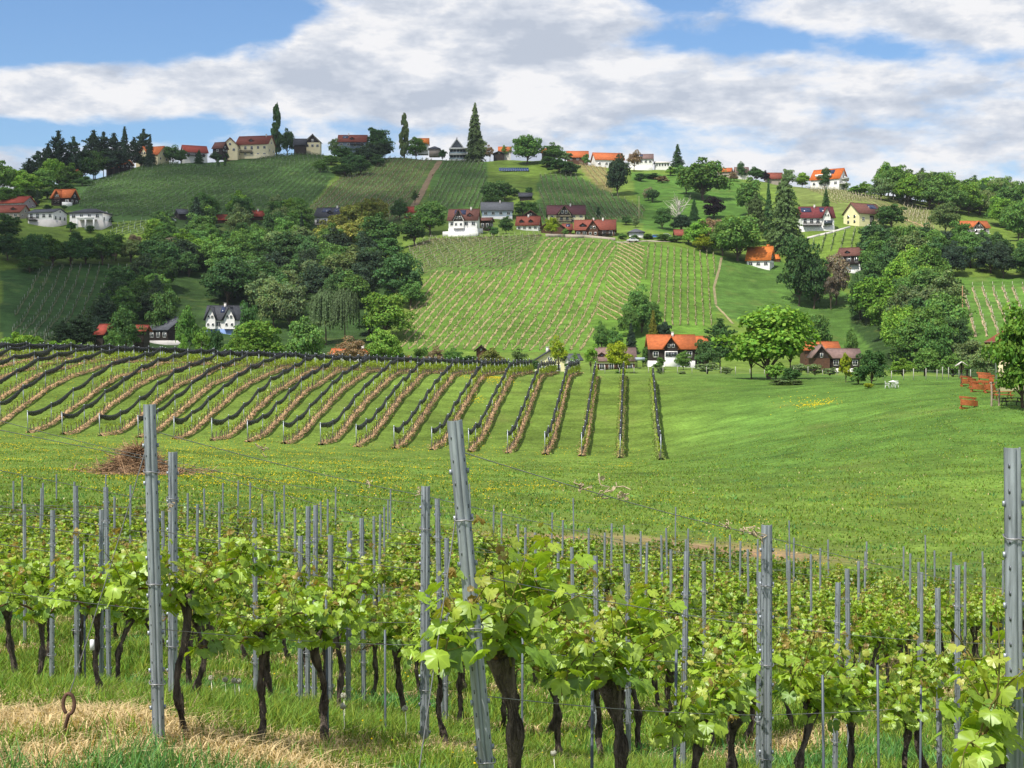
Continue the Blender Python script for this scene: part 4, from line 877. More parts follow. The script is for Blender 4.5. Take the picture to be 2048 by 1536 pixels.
    H('small white house with orange roof and dark gable on the far right slope', 1919, 1981, 440, 456, 468, OR, WH, cg=[(.6, .42, DW)], win=(3, 1), gab=DW, bal=[(.3, .95, .15)])
    H('white garden terrace building under the small orange-roofed house', 1945, 1980, 465, 467, 477, WH, WH, win=(2, 1), swin=0, name='garden_house', cat='building')
    H('house with vivid orange roof on the right slope above the meadow', 1486, 1547, 492, 521, 535, BO, WH, rot=-24, win=(3, 1), gab=DW, swin=2)
    H('tiny orange-roofed annexe behind the vivid orange roof', 1536, 1548, 488, 498, 506, BO, MW, win=(0, 0), swin=0, oh=.25, name='shed', cat='shed')
    H('small orange shed roof right of the vivid orange roof', 1549, 1561, 508, 518, 524, BO, MW, win=(0, 0), swin=0, oh=.25, name='shed', cat='shed')
    H('brown-roofed house with dark timber gable above white walls', 1668, 1728, 494, 512, 545, BR, DW, gab=DW, low=WH, lowf=.5, rot=-32, win=(3, 2), swin=2, bal=[(.05, .95, .5)], dm=[.4])
    H('large brown-roofed house with dark timber gable and white terrace', 889, 962, 416, 441, 470, BR, WH, cg=[(.36, .44, DW)], so=[(.38, .4)], dm=[.74], win=(4, 2), low=WH, lowf=.45, ch=[.75], rot=-6, extra=terrace_white)
    H('brown-roofed wing right of the large house with white terrace', 955, 985, 434, 441, 462, BR, DW, win=(2, 1), rot=-12)
    H('long house with pale grey roof behind the large brown-roofed one', 961, 1027, 402, 421, 438, (.16, .165, .175), (.4, .47, .55), win=(4, 1), ch=[.6], low=WH, lowf=.3)
    H('red-brown roofed house with two dormers and dark timber gable', 1026, 1083, 431, 451, 461, RB, WH, dm=[.22, .65], win=(4, 1), ch=[.5], gab=DW, rot=-10)
    H('dark gable peak behind the two-dormer house', 1046, 1076, 420, 431, 444, BR, DW, axis='y', win=(1, 0), swin=0)
    H('small dark open shed on the slope under the solar array', 1037, 1065, 384, 393, 401, DG_, DW, win=(0, 0), swin=0, name='shed', cat='shed')
    H('cream house with maroon roof, front gable and dark balconies', 1094, 1172, 408, 429, 446, (.11, .04, .045), CR, cg=[(.44, .40, DW)], win=(5, 2), ch=[.62], bal=[(.22, .66, .12), (.22, .66, .68)], gab=DW)
    H('brown timber gable behind the bright yellow-green tree', 1080, 1130, 438, 455, 468, BR, MW, axis='y', win=(2, 0), swin=0)
    H('long timber house with orange-brown roof and front gable', 1140, 1238, 437, 460, 474, RB, MW, cg=[(.46, .32, MW)], dm=[.2], win=(6, 1), ch=[.46, .7], bal=[(.6, .95, .35)], gab=DW, rot=-6)
    H('low orange-brown wing at the left of the long timber house', 1124, 1146, 446, 460, 470, RB, MW, win=(1, 0), swin=0, so=[(.6, .5)])
    H('white house with dark roof, solar panels and timber balcony above the olive trees', 620, 694, 413, 434, 452, DG_, WH, dm=[.52], so=[(.35, .3), (.72, .2)], win=(4, 1), bal=[(.02, .4, .1)], ch=[.7], gab=DW, rot=-12)
    H('small orange house with red gable roof left of the big green tree', 803, 838, 412, 425, 440, RD, (.5, .2, .08), win=(2, 1), rot=-20)
    H('small red-roofed gable house among the trees', 500, 535, 420, 433, 440, RD, MW, rot=28, ch=[.6], win=(2, 0), swin=0)
    H('flat orange-red roof just above the tree tops', 430, 464, 428, 440, 446, RD, MW, win=(0, 0), swin=0, rot=8)
    H('small dark barn with grey roof left of the big spruce', 354, 380, 417, 428, 440, GR, DW, rot=28, win=(1, 0), swin=0, name='barn', cat='barn')
    H('small pavilion with grey hipped roof and white wall', 1256, 1290, 456, 464, 476, GR, WH, hip=True, win=(1, 0), swin=0, name='pavilion', cat='pavilion')
    H('small red-brown shed by the garden trees', 1349, 1377, 458, 471, 480, RB, MW, win=(1, 0), swin=0, name='shed', cat='shed')
    # valley floor
    H('white gabled house with slate roof and blue lower storey', 408, 482, 610, 640, 667, DG_, WH, cg=[(.16, .36, None), (.72, .40, None)], low=BL, lowf=.33, win=(4, 1), ch=[.5], so=[(.46, .12)], dep=9)
    H('dark timber barn with grey roof behind the netted rows', 280, 353, 633, 660, 688, GR, DW, rot=-34, low=PW, lowf=.25, win=(3, 1), swin=1, below=1.5, name='barn', cat='barn', gab=DW, dep=10)
    H('low red roof at the left of the dark timber barn', 262, 292, 650, 662, 680, RD, DW, d=336, win=(1, 0), swin=0, name='shed', cat='shed')
    H('red roof alone between dark trees at the left', 184, 213, 648, 669, 690, RD, DW, d=335, win=(1, 0), swin=0, rot=-14, name='shed', cat='shed')
    H('low flat orange roof behind the brownish bush', 660, 742, 697, 708, 735, OR, PW, d=330, ch=[.8], win=(3, 1))
    H('small orange roof glimpsed under the nets', 788, 818, 712, 724, 745, OR, DW, d=300, win=(1, 0), swin=0)
    H('cream house gable behind the netted rows', 1066, 1134, 700, 722, 752, DG_, YC, axis='y', d=330, win=(2, 1), swin=0, ch=[.3], dep=10)
    H('dark roof edge left of the cream gable house', 948, 976, 690, 702, 735, DW, MW, d=335, win=(0, 0), swin=0, axis='y')
    H('low white shed roofs right of the cream gable house', 1135, 1168, 708, 720, 748, GR, PW, d=310, win=(1, 0), swin=0, rot=12, name='shed', cat='shed')
    H('pale house with brown-mauve roof and dormer behind the netted rows', 1190, 1274, 695, 722, 748, MV, YC, d=335, dm=[.12], win=(4, 1), shut=MW)
    H('dark-fronted white farmhouse with wide orange roof and front gable', 1296, 1394, 669, 698, 736, OR, DW, cg=[(.46, .36, DW)], low=WH, lowf=.38, win=(4, 1), ch=[.54], d=365, gab=DW, dep=9, extra=farm_front)
    H('lower orange-roofed wing at the right end of the farmhouse', 1390, 1420, 672, 692, 733, OR, DW, d=372, win=(1, 0), swin=0, oh=.3, name='barn', cat='barn')
    H('barn with orange roof behind the timber farm building on the right', 1606, 1682, 683, 700, 735, OR, MW, d=385, win=(2, 0), swin=0, name='barn', cat='barn')
    H('dark-gabled timber farm building with brown roof in the valley', 1622, 1664, 689, 716, 742, MV, MW, axis='y', gab=DW, d=352, win=(1, 0), swin=0, name='barn', cat='barn')
    H('long brown-roofed timber wing of the valley farm', 1658, 1724, 697, 716, 742, MV, DW, d=356, win=(3, 1), swin=0, name='barn', cat='barn', low=WH, lowf=.2)
    # little carport
    x, D, z = at(1281, 330); k = D/F; o = empty('carport', (x, D, z), 0, 'grey flat-roofed carport left of the farmhouse', 'carport'); hh = (HY-718)*k-z
    q = MB(); q.box(0, 1.5, hh, 17*k, 4, .7); q.obj('roof', paint('sheet', (.35, .4, .46)), o)
    for sx in (-1, 1):
        for sy in (0, 3): q = MB(); q.box(sx*7*k, sy, hh/2, .15, .15, hh-.6); q.obj('post', paint('wood', DW), o)
    # white glass house
    x, D, z = hit(916, 318); k = D/F; o = empty('glass_house', (x, D, z), 0, 'white modern house with three glazed storeys and a pointed gable on the ridge', 'house')
    w = 36*k; s = 9.5*k
    q = MB(); q.box(0, 5, 10*k-1.5, w*.94, 9.6, 20*k+3); q.obj('wall', paint('wall', (.55, .57, .6)), o)
    for i in range(3):
        q = MB(); q.box(0, 4.2, .3+s*i*1.22, w, 11.4, .65); q.obj('floor_slab', paint('wall', WH), o)
        if i < 2:
            q = MB(); q.box(0, .1, .3+s*i*1.22+s*.58, w*.93, .12, s*1.0); g = q.obj('glazing', M_glass, o)
            for j in range(6): q = MB(); q.box(-w*.45+j*w*.18, -.02, .3+s*i*1.22+s*.58, .12, .14, s*1.0); q.obj('mullion', paint('frame', WH), g)
            q = MB(); q.box(0, -1.5, .3+s*i*1.22+1.1, w*.98, .05, .07); q.box(0, -1.5, .3+s*i*1.22+.7, w*.98, .03, .8); q.obj('glass_rail', paint('panel', (.25, .33, .36)), o)
    zt = .3+s*2*1.22+.3; q = MB(); prism_wall(q, -w*.42, w*.30, .5, 9, zt, zt+.3, (HY-277)*k-z, 'y'); q.obj('gable_wall', M_glass, o)
    q = MB(); gable_roof(q, -w*.46, w*.34, -.8, 9.5, zt+.1, (HY-275)*k-z, 'y', .5); q.obj('roof', paint('frame', (.72, .72, .72)), o)
    q = MB()
    for i in range(9): q.box(-w*.48+i*w*.115, -4.2, -1.2-.0*i, w*.105, 1.8, .1)
    q.obj('solar_panel', paint('panel', (.02, .03, .08)), o)
    # free-standing solar array
    x, D, z = hit(1027, 344); k = D/F; o = empty('solar_array', (x, D, z), 0, 'blue solar panel array on the grass below the ridge', 'solar panels')
    for i in range(13):
        q = MB(); cx = (-27+i*4.6)*k; slab(q, (cx-2.1*k, 0, .6), (cx+2.1*k, 0, .6), (cx+2.1*k, 2.6, .6+7.6*k), (cx-2.1*k, 2.6, .6+7.6*k), .06); q.obj('panel', paint('panel', (.025, .05, .16)), o)
        if i % 3 == 0: q = MB(); q.box(cx, 2.4, -.2, .1, .1, 4.4); q.obj('leg', M_steel, o)
    # hunting box / board in left wood
    x, D, z = hit(232, 523); k = D/F; o = empty('raised_hide', (x, D-3, z), 0, 'square pinkish board of a raised hide at the top of the lower left vineyard', 'hide')
    q = MB(); q.box(0, 0, 2.6, 13*k, 1.6, 10*k); q.obj('cabin', paint('wood', (.32, .22, .17)), o)
    for sx in (-.8, .8): q = MB(); q.box(sx, 0, .8, .12, .12, 2.4); q.obj('leg', paint('wood', MW), o)
    # cars
    for (px, py, c, lab) in [(1310, 477, (.08, .2, .55), 'small blue car parked beside the pavilion'), (1331, 475, (.6, .62, .65), 'pale car parked right of the blue car'), (342, 444, (.35, .37, .42), 'grey car parked by the small dark barn'), (1265, 484, (.7, .7, .7), 'white car half hidden by the hedge near the pavilion')]:
        x, D, z = hit(px, py); car(x, D, z, c, lab)
def yellow_gable(o, w, dep, hw, hr, zr):
    for j, yy in enumerate((.3, .7)):
        for zz in (.35, .78):
            q = MB(); q.box(-w/2-.02, dep*yy, hw*zz, .08, 1.0, 1.2); q.obj('window', M_glass, o)
    q = MB(); q.box(w*.02, -.05, hw*.45, w*.16, .1, hw*.85); q.obj('barn_door', paint('wood', DW), o)
def farm_front(o, w, dep, hw, hr, zr):
    q = MB(); q.box(-w*.04, -1.0, hw*.44-1, w*.28, .35, hw*.88+2); q.obj('white_front', paint('wall', WH), o)
    for s in (-.10, .02): window(o, w*s, -1.19, hw*.72, 1.5, 1.1, frame=(.2, .2, .22))
def car(x, y, z, c, lab):
    o = empty('parked_car', (x, y, z), .1, lab, 'car', None)
    q = MB(); P = [(-2.1, .45), (-2.1, .85), (-1.3, 1.0), (-.7, 1.45), (.9, 1.45), (1.5, 1.0), (2.1, .9), (2.1, .45)]
    v = [(a, -.85, b) for a, b in P]+[(a, .85, b) for a, b in P]; n = 8
    q.add(v, [tuple(range(n))]); q.add(v, [tuple(range(2*n-1, n-1, -1))]); q.add(v, [(i, i+n, (i+1) % n+n, (i+1) % n) for i in range(n)]); q.obj('body', paint('carpaint', c), o)
    q = MB(); q.add([(-1.2, -.87, 1.0), (1.35, -.87, 1.0), (.85, -.87, 1.38), (-.65, -.87, 1.38)], [(0, 1, 2, 3)]); q.obj('window', M_glass, o)
    for sx in (-1.3, 1.3):
        for sy in (-.8, .8): q = MB(); q.tube([(sx, sy-.1, .33), (sx, sy+.1, .33)], .33, 12); q.obj('wheel', paint('rubber', (.02, .02, .02)), o)
build_houses()
# ------------------------------------------------------------------ hillside vineyards, one object per row
def field_rows(name, poly, pa, pb, spacing, look, where, dmin=330, maxn=80, h=1.5):
    """poly in photo pixels; rows run along the ground line from pixel pa to pixel pb"""
    A = hit(*pa, dmin); B = hit(*pb, dmin); e = np.array((B[0]-A[0], B[1]-A[1])); e /= np.linalg.norm(e); nrm = np.array((e[1], -e[0]))
    W_ = np.array([hit(px, py, dmin)[:2] for px, py in poly]); 
    t = W_@e; s = W_@nrm; rows = []
    for k, off in enumerate(np.arange(s.min()+spacing*.5, s.max(), spacing)):
        tt = np.arange(t.min(), t.max(), 1.0); P = tt[:, None]*e+off*nrm
        PX = 1024+F*P[:, 0]/P[:, 1]; PY = HY-F*zxy(P[:, 0], P[:, 1])/P[:, 1]
        ins = inpoly(PX, PY, poly); idx = np.where(ins)[0]
        if len(idx) < 8: continue
        rows.append((P[idx], PX[idx].mean()))
    rows.sort(key=lambda r: r[1]); rows = rows[:maxn]
    leafc, stripc, dens, sw, postc, poststep = look
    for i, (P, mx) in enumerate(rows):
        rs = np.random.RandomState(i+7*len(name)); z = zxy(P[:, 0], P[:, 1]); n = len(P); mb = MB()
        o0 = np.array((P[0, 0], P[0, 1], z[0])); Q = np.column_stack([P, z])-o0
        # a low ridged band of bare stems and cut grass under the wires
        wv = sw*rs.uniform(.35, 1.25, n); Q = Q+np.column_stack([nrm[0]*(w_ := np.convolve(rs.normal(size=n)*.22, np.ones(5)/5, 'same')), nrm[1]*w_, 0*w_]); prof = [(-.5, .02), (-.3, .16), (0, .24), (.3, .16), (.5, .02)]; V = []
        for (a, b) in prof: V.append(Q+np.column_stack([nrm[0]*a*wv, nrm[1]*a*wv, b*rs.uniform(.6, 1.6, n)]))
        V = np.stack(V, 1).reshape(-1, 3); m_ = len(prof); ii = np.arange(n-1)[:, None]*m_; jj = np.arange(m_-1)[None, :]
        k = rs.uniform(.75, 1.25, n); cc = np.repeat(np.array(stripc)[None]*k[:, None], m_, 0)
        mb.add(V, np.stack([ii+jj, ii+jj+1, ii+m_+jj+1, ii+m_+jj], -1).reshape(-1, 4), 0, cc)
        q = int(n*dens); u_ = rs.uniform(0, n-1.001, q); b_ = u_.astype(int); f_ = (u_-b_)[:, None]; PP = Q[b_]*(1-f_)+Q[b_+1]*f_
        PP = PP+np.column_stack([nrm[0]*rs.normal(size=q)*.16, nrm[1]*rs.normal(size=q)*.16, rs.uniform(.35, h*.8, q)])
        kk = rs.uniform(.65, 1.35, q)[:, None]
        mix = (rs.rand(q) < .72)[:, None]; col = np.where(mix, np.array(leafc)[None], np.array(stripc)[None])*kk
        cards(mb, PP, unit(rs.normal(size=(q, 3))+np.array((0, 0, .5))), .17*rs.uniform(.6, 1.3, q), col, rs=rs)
        ob = mb.obj('vine_row', M_field); ob.location = o0
        lab = 'vine row, %s from left %s' % (ordn(i), where); tag(ob, lab, 'vine row', 'vine rows '+where)
        pm = MB()
        for u0 in np.arange(0, n-1, poststep):
            b = Q[int(u0)]; pm.box(b[0], b[1], b[2]+h*.62, .10, .10, h*1.25, 0, np.array(postc)*rs.uniform(.7, 1.1))
        po = pm.obj('posts', M_field, ob); po['kind'] = 'stuff'
GL = (.12, .19, .03); TAN = (.33, .27, .13); DK = (.06, .115, .028)
field_rows('central', [(800, 700), (812, 640), (850, 560), (872, 540), (1010, 540), (1055, 520), (1092, 476), (1232, 484), (1215, 560), (1190, 640), (1180, 702)], (905, 690), (1010, 560), 2.75, (GL, TAN, 5, .8, (.36, .30, .2), 6), 'in the sunny central vineyard')
field_rows('diag', [(1236, 486), (1292, 488), (1284, 560), (1262, 640), (1196, 640), (1190, 620), (1215, 555)], (1215, 565), (1262, 597), 2.7, (GL, (.33, .26, .13), 7, .55, (.36, .30, .2), 5), 'in the wedge right of the central vineyard', h=1.3)
field_rows('right', [(1292, 487), (1432, 508), (1424, 652), (1292, 652), (1290, 600)], (1380, 640), (1378, 500), 2.35, (GL, (.30, .25, .12), 8, .5, (.36, .32, .22), 6), 'in the vineyard right of the tall tree')
field_rows('topleft', [(815, 500), (850, 478), (1085, 470), (1050, 518), (1008, 536), (868, 536), (850, 552)], (870, 540), (960, 490), 1.9, ((.07, .115, .02), (.17, .15, .07), 3.2, .5, (.35, .33, .25), 4), 'in the dark plot above the central vineyard')
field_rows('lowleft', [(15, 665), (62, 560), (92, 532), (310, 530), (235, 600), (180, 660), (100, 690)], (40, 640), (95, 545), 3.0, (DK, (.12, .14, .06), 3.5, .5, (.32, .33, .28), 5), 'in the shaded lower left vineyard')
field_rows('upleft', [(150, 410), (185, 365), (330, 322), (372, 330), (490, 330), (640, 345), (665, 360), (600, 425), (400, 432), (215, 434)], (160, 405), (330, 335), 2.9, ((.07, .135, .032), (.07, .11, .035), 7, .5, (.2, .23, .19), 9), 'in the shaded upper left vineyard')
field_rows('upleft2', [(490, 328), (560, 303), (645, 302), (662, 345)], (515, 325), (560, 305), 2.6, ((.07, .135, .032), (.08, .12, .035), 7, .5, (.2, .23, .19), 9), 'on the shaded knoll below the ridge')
field_rows('stripe', [(605, 430), (680, 355), (735, 345), (772, 303), (868, 302), (862, 330), (800, 445), (700, 420)], (620, 425), (752, 312), 2.9, (GL, (.19, .15, .08), 5, .6, (.36, .36, .3), 6), 'in the striped vineyard below the slim poplar')
field_rows('glass', [(848, 425), (888, 322), (965, 322), (975, 345), (962, 420), (930, 412), (870, 420)], (925, 408), (957, 340), 2.5, ((.08, .15, .03), (.13, .15, .06), 6, .5, (.36, .36, .3), 6), 'in the vineyard below the white glass house')
field_rows('fan', [(1078, 352), (1145, 350), (1220, 388), (1290, 418), (1285, 440), (1180, 445), (1080, 445)], (1090, 352), (1120, 430), 2.5, ((.08, .14, .03), (.14, .14, .06), 6, .5, (.36, .35, .28), 6), 'in the vineyard below the orange roofs')
field_rows('yellow', [(1148, 324), (1210, 324), (1222, 380), (1185, 366)], (1160, 326), (1200, 370), 3.0, ((.12, .14, .03), (.27, .2, .09), 3, .6, (.45, .4, .28), 5), 'in the yellowish plot on the ridge')
field_rows('garden', [(1618, 490), (1650, 470), (1745, 456), (1800, 470), (1822, 486), (1800, 500), (1630, 505)], (1690, 496), (1698, 462), 3.6, ((.05, .10, .018), (.08, .12, .03), 7, .4, (.4, .4, .3), 8), 'in the plot below the maroon house', h=1.9)
field_rows('pale', [(1590, 366), (1680, 380), (1800, 405), (1860, 425), (1870, 462), (1810, 452), (1800, 400), (1670, 408)], (1700, 385), (1800, 432), 2.4, ((.11, .15, .035), (.20, .18, .08), 3, .5, (.55, .48, .35), 5), 'on the pale right slope')
field_rows('lowright', [(1905, 580), (1955, 574), (2055, 574), (2055, 672), (1912, 678)], (1942, 590), (1965, 668), 3.1, (GL, (.36, .28, .17), 4.5, .8, (.5, .45, .38), 5), 'in the vineyard at the lower right slope')
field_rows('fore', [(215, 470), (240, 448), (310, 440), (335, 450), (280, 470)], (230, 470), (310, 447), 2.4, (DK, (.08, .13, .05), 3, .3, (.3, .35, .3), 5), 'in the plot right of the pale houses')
# ------------------------------------------------------------------ netted vineyard on the opposite slope
NET_E = np.array((.085, 1.0)); NET_E /= np.linalg.norm(NET_E)
def netted():
    pm = MB(); pm.box(0, 0, 1.1, .075, .075, 2.5, 0, (1.15, 1.15, 1.15)); pm.box(0, 0, 2.37, .11, .11, .07, 0, (1.9, 1.9, 1.9)); post_me = pm.mesh('net_post', [M_steel])
    fronts = [-640, -565, -490, -415, -342, -268, -195, -122, -50, 20, 56, 125, 200, 277, 348, 424, 495, 567, 641, 712, 788, 864, 938, 1015, 1090, 1163, 1240, 1322]
    fronts.remove(20)
    for r, px in enumerate(fronts):
        py = 864+(px)*(56/1322.0) if px > 0 else 864+px*.005
        rs = np.random.RandomState(100+r)
        a = np.array(hit(px, py, 118)[:2]); Ltot = 238-a[1]+(-3 if r > 24 else 0)
        if r >= len(fronts)-3: Ltot = 60
        n = int(Ltot/.5); P = a[None]+NET_E[None]*np.linspace(0, Ltot, n)[:, None]; z = zxy(P[:, 0], P[:, 1])
        vis = P[:, 0]/P[:, 1] > -.40
        if not vis.any(): continue
        i0 = np.argmax(vis); P = P[i0:]; z = z[i0:]; n = len(P)
        if n < 12: continue
        o0 = np.array((P[0, 0], P[0, 1], z[0])); Q = np.column_stack([P, z])-o0; nr = np.array((NET_E[1], -NET_E[0], 0))
        rowname = '%s netted row from right' % ordn(len(fronts)-1-r)
        root = empty('netted_vine_row', o0, 0, '%s of vines under the black nets' % rowname, 'vine row', 'netted vine rows on the opposite slope')
        # mulch band
        br = {24: .9, 25: .5, 26: .2, 27: .3}.get(r, 1.0)
        mb = MB(); prof = [(-.55, -.02), (-.4, .10), (-.1, .2), (.2, .2), (.45, .1), (.6, -.02)]; V = []
        tint = np.array((.42, .27, .14))*br+np.array((.12, .21, .03))*(1-br)
        for (x_, b) in prof: V.append(Q+nr*(x_*.72*rs.uniform(.55, 1.25, n))[:, None]+np.array((0, 0, 1.0))*(b*rs.uniform(.4, 1.5, n))[:, None])
        V = np.stack(V, 1).reshape(-1, 3); m_ = 6; ii = np.arange(n-1)[:, None]*m_; jj = np.arange(m_-1)[None, :]
        mb.add(V, np.stack([ii+jj, ii+jj+1, ii+m_+jj+1, ii+m_+jj], -1).reshape(-1, 4), 0, tint[None]*rs.uniform(.7, 1.25, (n*m_, 1)))
        q = n*14; u_ = rs.uniform(0, n-1.01, q); b_ = u_.astype(int); f_ = (u_-b_)[:, None]; PP = Q[b_]*(1-f_)+Q[b_+1]*f_+nr*rs.normal(size=(q, 1))*.30; PP[:, 2] += rs.uniform(.08, .32, q)
        cards(mb, PP, unit(rs.normal(size=(q, 3))+np.array((0, 0, .6))), .10*rs.uniform(.5, 1.4, q), tint[None]*rs.uniform(.5, 1.6, (q, 1)), aspect=.3, rs=rs)
        q = n*9; u_ = rs.uniform(0, n-1.01, q); b_ = u_.astype(int); f_ = (u_-b_)[:, None]; PP = Q[b_]*(1-f_)+Q[b_+1]*f_+nr*(rs.choice((-1, 1), (q, 1))*rs.uniform(.25, .6, (q, 1))); PP[:, 2] += rs.uniform(.05, .28, q)
        cards(mb, PP, unit(rs.normal(size=(q, 3))+np.array((0, 0, .4))), .10*rs.uniform(.5, 1.4, q), np.array((.15, .24, .035))[None]*rs.uniform(.6, 1.4, (q, 1)), aspect=.35, rs=rs)
        mb.obj('straw_strip', M_field, root)
        st = MB(); fo = MB(); step = 2
        for i in range(1, n-1, step):
            b = Q[i]+nr*rs.normal()*.05; hgt = rs.uniform(.75, .95); st.tube([b, b+(rs.normal()*.04, rs.normal()*.05, hgt*.6), b+(rs.normal()*.05, rs.normal()*.1, hgt)], [.06, .05, .05], 4, c=(.22, .19, .17), cap=False)
            st.bar(b+(0, 0, hgt), b+(0, .3*rs.choice((-1, 1)), hgt+.12), .035, c=(.35, .3, .28))
            t = i/n; k = int(rs.uniform(7, 20)*(1+4.5*t**2)); pp = b+np.array((0, 0, hgt+.16))+rs.normal(size=(k, 3))*np.array((.10, .27, .15+.1*t)); kk = rs.uniform(.6, 1.4, (k, 1))
            cards(fo, pp, unit(rs.normal(size=(k, 3))+(0, 0, .5)), .10*rs.uniform(.6, 1.3, k), np.array((.30, .40, .04))[None]*kk, rs=rs)
        sto = st.obj('stems', M_vbark, root); sto['kind'] = 'stuff'; fo.obj('foliage', M_vleaf, root)
        # posts and net
        sp = 12; pi = 0; ends = list(range(0, n, sp))
        for i in ends:
            if P[i, 1] > 250: continue
            o = link('net_post', post_me); o.location = o0+Q[i]; 
            o.rotation_euler = (rs.normal()*.012+(.06 if i == 0 else 0), rs.normal()*.012, 0); pi += 1
            tag(o, 'netting post, %s up the slope in the %s' % (ordn(pi-1), rowname), 'post', 'posts carrying the black nets')
        mb = MB(); V = []; sec = [(0, .02), (.15, -.14), (.14, -.38), (0, -.56), (-.15, -.38), (-.13, -.14)]; ph = (np.arange(n) % sp)/sp; sag = .24*rs.uniform(.7, 1.3)*4*ph*(1-ph); fat = .80+.18*4*ph*(1-ph)+.12*np.sin(np.arange(n)*.31+r)
        big = rs.rand() < .22; 
        if big: k0 = rs.randint(1, max(2, n//sp-1)); sel = (np.arange(n)//sp == k0); fat = fat*np.where(sel, 1+.9*4*ph*(1-ph), 1)
        mw = int(min(n, ends[-1]+1))
        for (x_, b) in sec: V.append(Q+nr*(x_*fat*rs.uniform(.8, 1.2, n))[:, None]+np.array((0, 0, 1.0))*(2.33-sag+b*fat*rs.uniform(.85, 1.15, n))[:, None])
        V = np.stack(V, 1)[:mw].reshape(-1, 3); ii = np.arange(mw-1)[:, None]*6; jj = np.arange(6)[None, :]; j2 = (jj+1) % 6
        mb.add(V, np.stack([ii+jj, ii+j2, ii+6+j2, ii+6+jj], -1).reshape(-1, 4)); mb.add(V[:6], [tuple(range(6))]); mb.add(V[-6:], [tuple(range(6))])
        ob = mb.obj('hail_net', M_net); ob.location = o0; tag(ob, 'rolled black hail net hanging on the %s' % rowname, 'net', 'black hail nets')
netted()
# ------------------------------------------------------------------ foreground vines
LEAF_A = [(0, 1.0), (9, .90), (16, .86), (24, .74), (33, .80), (43, .87), (51, .92), (60, .84), (70, .80), (79, .70), (89, .75), (100, .78), (109, .80), (121, .73), (135, .70), (150, .62), (163, .48), (173, .18)]
LO = [(math.sin(R(a))*r, math.cos(R(a))*r) for a, r in LEAF_A]; LO = LO+[(-x, y) for x, y in LO[::-1][:-1]]
LO = np.array(LO); NLO = len(LO)
def leaves(mb, Pt, Dn, Nn, size, col, rs):
    """Pt petiole joint, Dn tip direction, Nn upper normal"""
    k = len(Pt); Dn = unit(Dn); Xn = unit(np.cross(Dn, Nn)); Nn = np.cross(Xn, Dn)
    jit = 1+rs.uniform(-.07, .07, (k, NLO)); x = LO[None, :, 0]*jit; y = LO[None, :, 1]*jit
    r2 = x*x+y*y; cup = rs.uniform(-.12, .55, k)[:, None]; fold = rs.uniform(-.05, .55, k)[:, None]
    ang = np.arctan2(np.abs(x), y); ridge = .05*np.cos(ang*6.9)
    zz = -cup*r2+fold*np.abs(x)*.6+ridge*np.sqrt(r2)
    s = size[:, None, None]
    V = Pt[:, None, :]+s*(x[..., None]*Xn[:, None, :]+y[..., None]*Dn[:, None, :]+zz[..., None]*Nn[:, None, :])
    mid = V*.52+Pt[:, None, :]*.48+ (Nn[:, None, :]*s*.045)
    c0 = Pt+Nn*size[:, None]*.03
    VV = np.concatenate([c0[:, None, :], mid, V], 1); m_ = 1+2*NLO; base = np.arange(k)[:, None]*m_
    i = np.arange(NLO-1)[None, :]
    tri = np.stack([base+0*i, base+1+i, base+2+i], -1).reshape(-1, 3)
    quad = np.stack([base+1+i, base+1+NLO+i, base+2+NLO+i, base+2+i], -1).reshape(-1, 4)
    vein = (np.arange(NLO) % 1 == 0)*1.0
    shade = np.concatenate([[1.22], np.where(np.isin(np.arange(NLO), [0, 6, 12, NLO-6, NLO-12]), 1.18, .97), np.where(np.isin(np.arange(NLO), [0, 6, 12, NLO-6, NLO-12]), 1.06, .98)])
    cc = (col[:, None, :]*shade[None, :, None]).reshape(-1, 3)
    n0 = mb.n; mb.add(VV.reshape(-1, 3), tri, 0, cc); mb.f.append((quad+n0, 0))
